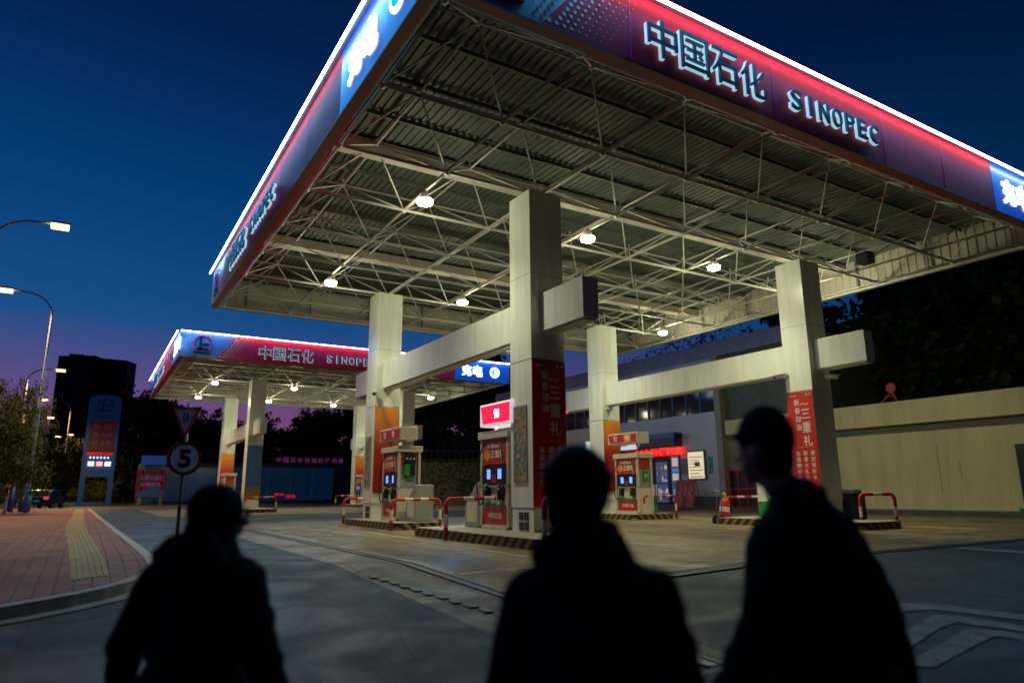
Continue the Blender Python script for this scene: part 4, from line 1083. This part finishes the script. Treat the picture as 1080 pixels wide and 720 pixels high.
# billboard
a = atY(145, 495, 90); b = atY(174, 524, 90)
t = thing('billboard', 'red and blue advertising billboard left of the round 5 sign', 'billboard', (a.x, 90, 0))
m = MB(); m.box((a.x, 90, b.z), (b.x, 90.15, a.z), 0)
c = Vector(((a.x+b.x)/2, 89.98, (a.z*.62+b.z*.38)))
m.text('冬季大促销', c+Z*.25, (b.x-a.x)*.8, .6, X, Z, 1, .03, .03); m.text('惊喜好礼', c-Z*.5, (b.x-a.x)*.7, .5, X, Z, 1, .03, .03)
m.prism([(a.x+.1, 89.97, b.z+.1), (b.x-.1, 89.97, b.z+.1), (b.x-.1, 89.97, b.z+.7), ((a.x+b.x)/2+.4, 89.97, b.z+1.2), (a.x+.1, 89.97, b.z+.5)], (0,-.02,0), 2)
m.build('board', [mat('bill_red', (.07,.006,.02), .5, emit=(.35,.01,.1), estr=.05), mat('bill_text', (.12,.07,.22), .5, emit=(.45,.25,.75), estr=.08), mat('bill_blue', (.01,.05,.12), .5, emit=(.02,.15,.45), estr=.07)], t)
m = MB(); m.box((a.x+.3, 90.02, 0), (a.x+.5, 90.13, b.z)); m.build('leg', 'galv', t); m = MB(); m.box((b.x-.5, 90.02, 0), (b.x-.3, 90.13, b.z)); m.build('leg', 'galv', t)
a = atY(150, 480, 90); b = atY(175, 490, 90)
o = MB().box((a.x, 89.9, b.z), (b.x, 90.3, a.z)).build('blue_light_board', mat('light_board', (.01,.06,.3), .4, emit=(.01,.12,.55), estr=.16)); tag(o, 'plain glowing blue board above the red billboard', 'sign board')
o.location = (0,0,0)
m = MB(); m.box((a.x+.2, 90.0, 0), (a.x+.35, 90.12, b.z)); m.box((b.x-.35, 90.0, 0), (b.x-.2, 90.12, b.z)); oo = m.build('leg', 'galv', o)

# ivy wall with railing behind the forecourts
a = Vector((24.5, 66, 0)); b = Vector((46, 57.5, 0)); d = (b-a).normalized(); nrm = Vector((d.y, -d.x, 0)); L = (b-a).length
t = thing('garden_wall', 'stone garden wall overgrown with ivy behind the forecourt', 'wall', a)
m = MB(); m.obox((a+b)/2+Z*2.0, d, nrm, Z, L/2, .15, 2.0); m.obox((a+b)/2+Z*4.05, d, nrm, Z, L/2, .2, .05); m.build('masonry', 'stone', t)
m = MB()
for k in range(40):
    p = a+d*(L*k/39)+Z*4.1; m.tube([p, p+Z*1.2], .02, 5)
for z in (4.3, 5.2): m.bar(a+Z*z, b+Z*z, .03)
m.build('railing', 'galv', t)
m = MB()
for k in range(5200):
    u = random.random()*L; v = random.random()
    dens = .5+.5*math.sin(u*.9)+.3*math.sin(u*2.3+1)
    if random.random() > .35+.55*dens: continue
    p = a+d*u+Z*(4.2*v**.8)+nrm*(.17+random.random()*.25); s = random.uniform(.06,.13)
    x = Vector((random.gauss(0,1),random.gauss(0,1),random.gauss(0,1))).normalized(); y = x.orthogonal().normalized()
    m.add([p-x*s, p-y*s, p+x*s, p+y*s], [(0,1,2,3)])
m.build('ivy', 'ivy', t)
structure(sheet('yard_kerb', [[tuple((a-nrm*-.7)[:2]), tuple((b-nrm*-.7)[:2]), tuple((b-nrm*-.3)[:2]), tuple((a-nrm*-.3)[:2])]], 'curb', .004, th=.14))

# ------------------------------------------------------------------ trees
def make_tree(name, seed, H, R, n_leaf, leaf, mleaf, low=.35, sparse=0.0, airy=.5):
    rnd = random.Random(seed)
    t = thing(name, 'x', 'tree', (0,0,0))
    m = MB(); m.tube([(0,0,0), (.1,.05,H*.3), (-.05,.1,H*.6), (.1,0,H*.9)], [H*.022,H*.018,H*.011,.03], 8)
    tips = []
    for k in range(26):
        z0 = H*rnd.uniform(low*.8, .85); an = rnd.uniform(0, 2*PI); rr = R*rnd.uniform(.45, 1.0)*math.sin(PI*min(.95, max(.25, (z0/H-low*.6)/(1.05-low*.6))))
        p0 = Vector((0,.05,z0)); p2 = Vector((math.cos(an)*rr, math.sin(an)*rr, min(H, z0+H*rnd.uniform(.06,.22)))); p1 = p0.lerp(p2,.5)+Z*rnd.uniform(-.1,.3)
        m.tube([p0,p1,p2], [H*.008,H*.005,.015], 5, 0)
        tips += [p1, p2, p2]
        for j in range(3):
            q = p2+Vector((rnd.gauss(0,1),rnd.gauss(0,1),rnd.gauss(.3,.7)))*R*.22; m.tube([p1.lerp(p2,.6), q], [H*.003,.008], 4); tips.append(q)
    m.build('trunk', 'bark', t, False)
    m = MB()
    cl = []
    for tp_ in tips:
        for j in range(2):
            c = tp_+Vector((rnd.gauss(0,1),rnd.gauss(0,1),rnd.gauss(0,.8)))*R*.13; cl.append((c, R*rnd.uniform(.07,.2)))
    for c, r in cl:
        if rnd.random() < sparse: continue
        for j in range(int(n_leaf/len(cl))):
            p = c+Vector((rnd.gauss(0,1),rnd.gauss(0,1),rnd.gauss(0,.75)))*r*airy*1.6
            s = leaf*rnd.uniform(.6,1.3); x = Vector((rnd.gauss(0,1),rnd.gauss(0,1),rnd.gauss(0,1))).normalized(); y = x.orthogonal().normalized()
            m.add([p-x*s, p-y*s*.6, p+x*s, p+y*s*.6], [(0,1,2,3)])
    m.build('crown', mleaf, t, False)
    return t
dense = make_tree('broadleaf_tree', 1, 12, 5.2, 16000, .32, 'leaf', .04)
loose = make_tree('loose_tree', 2, 14, 4.2, 3600, .16, 'leaf', .3, .3, .8)
lit = make_tree('roadside_tree', 3, 7.5, 3.6, 13000, .12, 'leaf2', .2)
used = {}
def put(proto, x, y, s, label, sz=None, group=None):
    o = proto if id(proto) not in used else dup(proto)
    used[id(proto)] = 1
    o.location = (x, y, -.05); o.rotation_euler = (0,0,random.uniform(0, 2*PI)); o.scale = (s, s, sz or s); o['label'] = label
    if group: o['group'] = group
    return o
def putp(proto, px, d, s, label, sz=None, group=None):
    P = atD(px, 500, d); return put(proto, P.x, P.y, s, label, sz, group)
G1 = 'dark trees behind the far canopy'
for px, d, s, lab in ((140, 105, 1.15, 'dark tree between the tower and the far canopy'), (166, 100, .95, 'dark tree behind the red billboard'),
                      (200, 112, 1.0, 'dark tree behind the round 5 sign'), (232, 105, .82, 'dark tree left of the rear left far pillar'), (270, 108, .85, 'dark tree behind the purple tinted far pillar'),
                      (305, 115, .8, 'dark tree over the service building roof letters, lower than its neighbours'), (335, 105, .95, 'dark tree above the right end of the service building'), (365, 108, 1.0, 'dark tree behind the rear right far pillar'),
                      (400, 100, 1.05, 'dark tree behind the white pillar left of centre'), (430, 92, .95, 'dark tree right of the left pump, behind the ivy wall'), (465, 88, 1.0, 'dark tree above the left part of the ivy wall'),
                      (500, 80, .95, 'dark tree above the right part of the ivy wall'), (540, 78, 1.0, 'dark tree behind the nearest pillar'), (250, 122, .8, 'lower dark tree between the two left pillars of the far canopy'), (320, 124, .8, 'low dark tree between the purple tinted pillar and the rear right far pillar'), (182, 122, .95, 'dark tree farther back between the red billboard and the round 5 sign')):
    putp(dense, px, d, s, lab, s*random.uniform(.95,1.1), G1)
G2 = 'dark trees behind the shop and the low cream building'
for (x, y, s, lab, pr) in ((49, 46, 1.15, 'dark tree seen left of the pillar behind the middle pump', loose), (50, 38, 1.05, 'dark tree above the left part of the shop parapet', dense),
                       (50, 31, 1.1, 'dark tree above the middle of the shop parapet', dense), (49, 25.5, 1.08, 'bare branched tree above the right end of the shop parapet', loose),
                       (46, 20.5, 1.35, 'large dark tree right of the right pillar', dense), (47, 26, .9, 'dark tree filling the gap right of the shop parapet', dense), (44, 16, 1.15, 'dark tree above the red round roof marker', dense),
                       (45.5, 12.5, 1.22, 'loose crowned tree with blue sky gaps above the low building', loose), (44.5, 18.5, .95, 'dark tree close behind the low building parapet', dense), (45, 10.0, .85, 'dark tree rising low above the door of the low building', dense),
                       (48, 9, 1.12, 'loose crowned tree near the right edge', loose), (46, 6, 1.1, 'dark tree at the right edge behind the low building', dense)):
    put(pr, x, y, s, lab, s*(.86 if y < 20 else .97), G2)
G3 = 'trees along the road at left'
putp(lit, -8, 37, .5, 'dark leafy tree at the left edge', .88, G3); putp(lit, 14, 44, .48, 'small leafy tree beside the pole bases at left', .86, G3)
putp(lit, 48, 80, 1.0, 'green tree lit yellow by the street lamps', 1.05, G3); putp(lit, 70, 84, .85, 'lit green tree directly left of the price totem', .95, G3); putp(lit, 30, 92, .95, 'green tree behind the parked car', 1.0, G3)
for i, (px, d, s, lab) in enumerate(((88, 100, .5, 'low dark bush behind the price totem legs'), (118, 96, .5, 'low dark bush right of the price totem'), (4, 60, .5, 'low dark bush at the far left edge'), (20, 66, .45, 'low dark bush left of the parked car'))):
    o = putp(lit, px, d, s, lab, s*.75); o['category'] = 'bush'; o['group'] = 'low bushes by the road'

# ------------------------------------------------------------------ parked car (seen from behind)
P = atD(47, 535, 61)
t = thing('parked_car', 'dark parked car with glowing tail lights at the end of the sidewalk', 'car', (P.x, P.y, 0), math.radians(-14))
prof = [(-2.2,.35),(-2.25,.75),(-2.15,1.0),(-1.9,1.08),(-1.5,1.5),(-.9,1.6),(.5,1.55),(1.1,1.1),(2.0,.95),(2.3,.7),(2.3,.35)]
m = MB(); W = .9
m.prism([(-W, u, z) for u, z in prof], (2*W,0,0)); m.build('body', 'car', t, False, bevel=.08)
m = MB(); m.prism([(-.7,-1.93,1.1),(.7,-1.93,1.1),(.62,-1.55,1.46),(-.62,-1.55,1.46)], (0,-.03,.03)); m.build('rear_window', 'glass', t, False)
for s_ in (-1,1):
    m = MB(); m.box((s_*W, -1.5, 1.05), (s_*(W+.01), .7, 1.45)); m.build('side_window', 'glass', t, False)
    m = MB(); m.box((s_*.5, -2.28, .78), (s_*.85, -2.2, .98)); m.build('tail_light', 'tail', t, False)
    for yy in (-1.4, 1.4):
        m = MB(); m.tube([(s_*.72,yy,.33),(s_*.93,yy,.33)], .33, 18, 0, smooth=False); w = m.build('wheel', 'rubber', t, False)
        m = MB(); m.tube([(s_*.93,yy,.33),(s_*.94,yy,.33)], .2, 14, 0, smooth=False); m.build('rim', 'galv', w, False)
m = MB(); m.box((-.24,-2.3,.6),(.24,-2.26,.72)); m.build('number_plate', 'blue_lit', t, False)
m = MB(); m.box((-.95,-2.32,.38),(.95,-2.2,.55)); m.build('bumper', 'black', t, False, bevel=.03)

# ------------------------------------------------------------------ people
def remeshed(m, name, mt, parent, vox, smooth=4):
    o = m.build(name, mt, parent, False)
    r = o.modifiers.new('r', 'REMESH'); r.mode = 'VOXEL'; r.voxel_size = vox
    s = o.modifiers.new('s', 'SMOOTH'); s.iterations = smooth; s.factor = .5
    dg = bpy.context.evaluated_depsgraph_get(); me = bpy.data.meshes.new_from_object(o.evaluated_get(dg))
    o.modifiers.clear(); old = o.data; o.data = me; bpy.data.meshes.remove(old)
    if name == 'jacket':
        from mathutils import noise as nz
        nrm = [v.normal.copy() for v in me.vertices]
        for v, vn in zip(me.vertices, nrm):
            q = Vector((v.co.x*7, v.co.y*7, v.co.z*16)); v.co += vn*(.012*nz.noise(q) + .005*abs(math.sin(v.co.z*42)))
    me.materials.clear(); me.materials.append(M[mt] if isinstance(mt, str) else mt)
    for p in me.polygons: p.use_smooth = True; p.material_index = 0
    return o
def limb(m, pts, rs, n=12):
    m.tube(pts, rs, n)
    for p, r in zip(pts, rs): m.sphere(p, r*.985, 0, 6)
def hand(m, wrist, d, side):
    """palm and five curled fingers; d = arm direction, side = +1 right hand"""
    d = Vector(d).normalized(); a = Vector((0,1,0)) - d*d.y; a.normalize(); b = d.cross(a)
    w = Vector(wrist); pal = w+d*.05
    m.obox(pal, d, a, b, .045, .038, .014); m.sphere(pal, .03, 0, 6, (1,1.1,1))
    for i, L in enumerate((.062,.072,.068,.052)):
        s = pal+d*.042+a*(.028-.019*i); k = s+d*L*.5 - b*side*.008; e = k+d*L*.42-b*side*.022
        limb(m, [s, k, e], [.0095,.0088,.0078], 8)
    s = w+d*.02+a*.032; k = s+d*.03+a*.022; e = k+d*.03-b*side*.012+a*.004
    limb(m, [s, k, e], [.012,.0105,.009], 8)
def person(label, loc, rz, H, pose):
    """local frame: x right, y forward, z up; built for 1.72 m and scaled"""
    t = thing('person', label, 'person', loc, rz); k = H/1.72; t.scale = (k*pose.get('w', 1), k*pose.get('w', 1), k)
    ht = pose.get('head_turn', 0); lean = pose.get('lean', 0); hx, hy = pose.get('head', (0, 0)); st = pose.get('stride', .12)
    sw = pose.get('arm', .1); bulk = pose.get('bulk', 1.0); aw = pose.get('arm_out', .06)
    hc = Vector((hx, .03+hy+lean, 1.60)); nb = Vector((hx*.3, lean*.75, 1.43)); ch = Vector((0, lean*.6, 1.24)); pv = Vector((0, 0, .93))
    ft = {-1: Vector((-.1, st, .05)), 1: Vector((.1, -st, .05))}
    kn = {s: Vector((s*.1, ft[s].y*.5+.05, .5)) for s in (-1, 1)}
    sh = {s: Vector((s*.175, lean*.7, 1.38-pose.get('slope', 0))) for s in (-1, 1)}
    el = {s: Vector((s*(.20+aw*.6), lean*.5+sw*s*-.4-.03, 1.09)) for s in (-1, 1)}
    wr = {s: Vector((s*(.20+aw), lean*.4+sw*s*-1.0+.03, .86)) for s in (-1, 1)}
    b = MB()
    rot = Matrix.Rotation(-ht, 3, 'Z')
    def hp(v): return hc + rot @ Vector(v)
    # head with jaw, nose, ears
    b.sphere(hp((0,-.005,.02)), .098, 0, 12, (.80,1.0,1.12)); b.sphere(hp((0,.035,-.05)), .062, 0, 8, (.85,.9,1.0))
    b.tube([hp((0,.088,.0)), hp((0,.112,-.028)), hp((0,.09,-.035))], [.009,.016,.01], 8); b.sphere(hp((0,.085,-.062)), .018, 0, 6, (1.2,.6,.5))
    for s in (-1, 1): b.sphere(hp((s*.079,-.01,-.01)), .028, 0, 6, (.35,.7,1.1)); b.sphere(hp((s*.03,.083,.012)), .012, 0, 6)
    limb(b, [nb-Z*.04, hc-Z*.04], [.062,.056])
    b.sphere(ch, .15, 0, 10, (1.05,.68,1.15)); b.sphere((ch+pv)/2, .14, 0, 10, (1.0,.7,1.3)); b.sphere(pv, .155, 0, 10, (1.05,.72,.9))
    limb(b, [sh[-1], sh[1]], [.06,.06])
    for s in (-1, 1):
        limb(b, [sh[s], el[s], wr[s]], [.052,.04,.028]); hand(b, wr[s], wr[s]-el[s], s)
        limb(b, [pv+X*s*.09-Z*.03, kn[s], ft[s]+Z*.03], [.085,.055,.042])
    body = remeshed(b, 'body', 'skin', t, .0085, 2)
    # jacket
    j = MB(); q = bulk
    j.sphere(ch, .17*q, 0, 10, (1.12,.78,1.12)); j.sphere((ch*.55+pv*.45), .172*q, 0, 10, (1.1,.82,1.2)); j.sphere(pv+Z*.02, .185*q, 0, 10, (1.1,.84,1.15))
    j.tube([pv-Z*pose.get('hem', .14), pv+Z*.05], [.2*q, .19*q], 20)
    limb(j, [sh[-1]-Z*.01, nb, sh[1]-Z*.01], [.078*q,.088,.078*q])
    for s in (-1, 1): limb(j, [sh[s], el[s], wr[s]+(el[s]-wr[s])*.08], [.085*q,.068*q,.052*q], 14)
    if pose.get('hood'):
        j.tube([nb+Vector((0,-.01,-.05)), nb+Vector((0,-.01,.04)), nb+Vector((0,-.0,.11))], [.15,.125,.098], 18); j.sphere(nb+Vector((0,-.1,.01)), .13, 0, 10, (1.15,.62,.85))
    else: j.tube([nb-Z*.05, nb+Z*.05], [.1,.085], 16)
    jk = remeshed(j, 'jacket', pose.get('mat', 'cloth'), t, .012, 3)
    tr = MB()
    limb(tr, [pv+X*-.08, pv+X*.08], [.15,.15])
    for s in (-1, 1): limb(tr, [pv+X*s*.09-Z*.02, kn[s], ft[s]+Z*.06], [.115,.082,.068], 14)
    remeshed(tr, 'trousers', 'cloth2', t, .012, 2)
    for s in (-1, 1):
        f = MB(); f.sphere(ft[s]+Vector((0,.07,-.005)), .075, 0, 10, (.62,1.75,.62)); f.box(ft[s]+Vector((-.045,-.05,-.05)), ft[s]+Vector((.045,.19,-.025))); f.build('shoe', 'black', t, False)
    h = MB()
    if pose['hat'] == 'beanie':
        h.sphere(hp((0,-.014,.03)), .112, 0, 12, (.9,1.1,.96)); h.tube([hp((0,-.014,-.02)), hp((0,-.014,.05))], [.104,.106], 20); h.sphere(hp((0,-.05,-.05)), .085, 0, 8, (.95,.8,.9))
    elif pose['hat'] == 'cap':
        h.sphere(hp((0,-.008,.04)), .1, 0, 12, (.84,1.0,1.08)); h.prism([hp((-.06,.05,.05)), hp((.06,.05,.05)), hp((.04,.105,.036)), hp((-.04,.105,.036))], (0,0,.012)); h.sphere(hp((0,-.03,-.02)), .085, 0, 8, (.86,.8,1.1))
    else:
        h.sphere(hp((0,-.02,.04)), .116, 0, 12, (.92,1.02,1.08)); h.sphere(hp((0,-.055,-.03)), .095, 0, 10, (.95,.75,1.0))
        rr = random.Random(4)
        for _ in range(40):
            v = Vector((rr.gauss(0,1),rr.gauss(-.3,1),abs(rr.gauss(0,1)))).normalized(); h.sphere(hp(v*.1+Vector((0,-.02,.045))), .02, 0, 5)
    remeshed(h, 'knitted_hat' if pose['hat'] == 'beanie' else ('cap' if pose['hat'] == 'cap' else 'hair'), 'hair' if pose['hat'] == 'hair' else 'cloth', t, .008, 2)
    if pose.get('glasses'):
        g = MB()
        for s in (-1, 1):
            c = hp((s*.034,.108,.012)); ux = rot @ X; pts = [c+ux*(.026*math.cos(a))+Z*(.02*math.sin(a)) for a in [2*PI*i/14 for i in range(15)]]
            g.tube(pts, .003, 6); g.tube([hp((s*.06,.106,.016)), hp((s*.082,.0,.012))], .003, 6)
        g.tube([hp((-.008,.11,.014)), hp((.008,.11,.014))], .003, 6); g.build('glasses', 'black', t, False)
    return t
def put_person(px, d, label, turn, H, pose):
    P = atD(px, 600, d); g = gz(P.x, P.y)
    return person(label, (P.x, P.y, g), -YAW-turn, H, pose)
put_person(214, 2.75, 'person in hooded black winter jacket and knitted hat with glasses at left', math.radians(14), 1.612,
           dict(head_turn=math.radians(50), hat='beanie', glasses=True, hood=True, bulk=1.04, stride=.14, arm=.06, arm_out=.2, w=1.04, head=(.03,0), slope=.02))
put_person(622, 2.02, 'bareheaded person in bulky black coat seen from behind in the middle', math.radians(12), 1.695,
           dict(head_turn=math.radians(10), hat='hair', bulk=1.05, stride=.16, arm=.08, arm_out=.09, w=.95, hem=.35, hood=True, head=(-.03,.0), slope=.05, mat='cloth2'))
put_person(864, 2.4, 'tallest person in black coat and tight cap at right', math.radians(-40), 1.87,
           dict(head_turn=0, hat='cap', bulk=1.12, stride=.2, arm=.14, arm_out=.09, w=.95, hem=.15, lean=.05, slope=.06, head=(-.045,.05)))

# ------------------------------------------------------------------ world: dusk sky
w = bpy.data.worlds.new('World'); scene.world = w; w.use_nodes = True
nt = w.node_tree; N = nt.nodes; Lk = nt.links; bg = N['Background']
tc = N.new('ShaderNodeTexCoord'); sx = N.new('ShaderNodeSeparateXYZ'); Lk.new(tc.outputs['Generated'], sx.inputs[0])
rp = N.new('ShaderNodeValToRGB'); Lk.new(sx.outputs['Z'], rp.inputs['Fac'])
stops = [(0.0, (.26, .07, .125)), (.07, (.22, .07, .15)), (.13, (.11, .07, .225)), (.22, (.009, .076, .25)), (.36, (.001, .052, .195)), (.55, (.0008, .018, .09)), (.8, (.0005, .006, .035)), (1.0, (.0004, .004, .024))]
while len(rp.color_ramp.elements) < len(stops): rp.color_ramp.elements.new(.5)
for e, (p, c) in zip(rp.color_ramp.elements, stops): e.position = p; e.color = (*c, 1)
# the glow of the set sun is stronger towards the left (negative x)
dt = N.new('ShaderNodeVectorMath'); dt.operation = 'DOT_PRODUCT'; dt.inputs[1].default_value = (-.35, .94, 0); Lk.new(tc.outputs['Generated'], dt.inputs[0])
mr = N.new('ShaderNodeMapRange'); mr.inputs['From Min'].default_value = -.6; mr.inputs['From Max'].default_value = 1.0; mr.inputs['To Min'].default_value = .04; mr.inputs['To Max'].default_value = 1.0; Lk.new(dt.outputs['Value'], mr.inputs['Value'])
mu = N.new('ShaderNodeMix'); mu.data_type = 'RGBA'; mu.blend_type = 'MULTIPLY'; mu.inputs['Factor'].default_value = 1
Lk.new(rp.outputs['Color'], mu.inputs['A']); Lk.new(mr.outputs['Result'], mu.inputs['B'])
sky = N.new('ShaderNodeTexSky'); sky.sky_type = 'NISHITA'; sky.sun_disc = False; sky.sun_elevation = math.radians(-5); sky.sun_rotation = math.radians(-20)
ad = N.new('ShaderNodeMix'); ad.data_type = 'RGBA'; ad.blend_type = 'ADD'; ad.inputs['Factor'].default_value = .05
Lk.new(mu.outputs['Result'], ad.inputs['A']); Lk.new(sky.outputs['Color'], ad.inputs['B']); Lk.new(ad.outputs['Result'], bg.inputs['Color'])
bg.inputs['Strength'].default_value = 1.0

# ------------------------------------------------------------------ render settings
scene.render.engine = 'CYCLES'
scene.view_settings.view_transform = 'Standard'; scene.view_settings.look = 'None'
scene.view_settings.exposure = 0; scene.view_settings.gamma = 1
cy = scene.cycles; cy.use_denoising = True; cy.max_bounces = 6; cy.diffuse_bounces = 3; cy.glossy_bounces = 3; cy.caustics_reflective = False; cy.caustics_refractive = False
cy.sample_clamp_indirect = 4; cy.use_light_tree = True
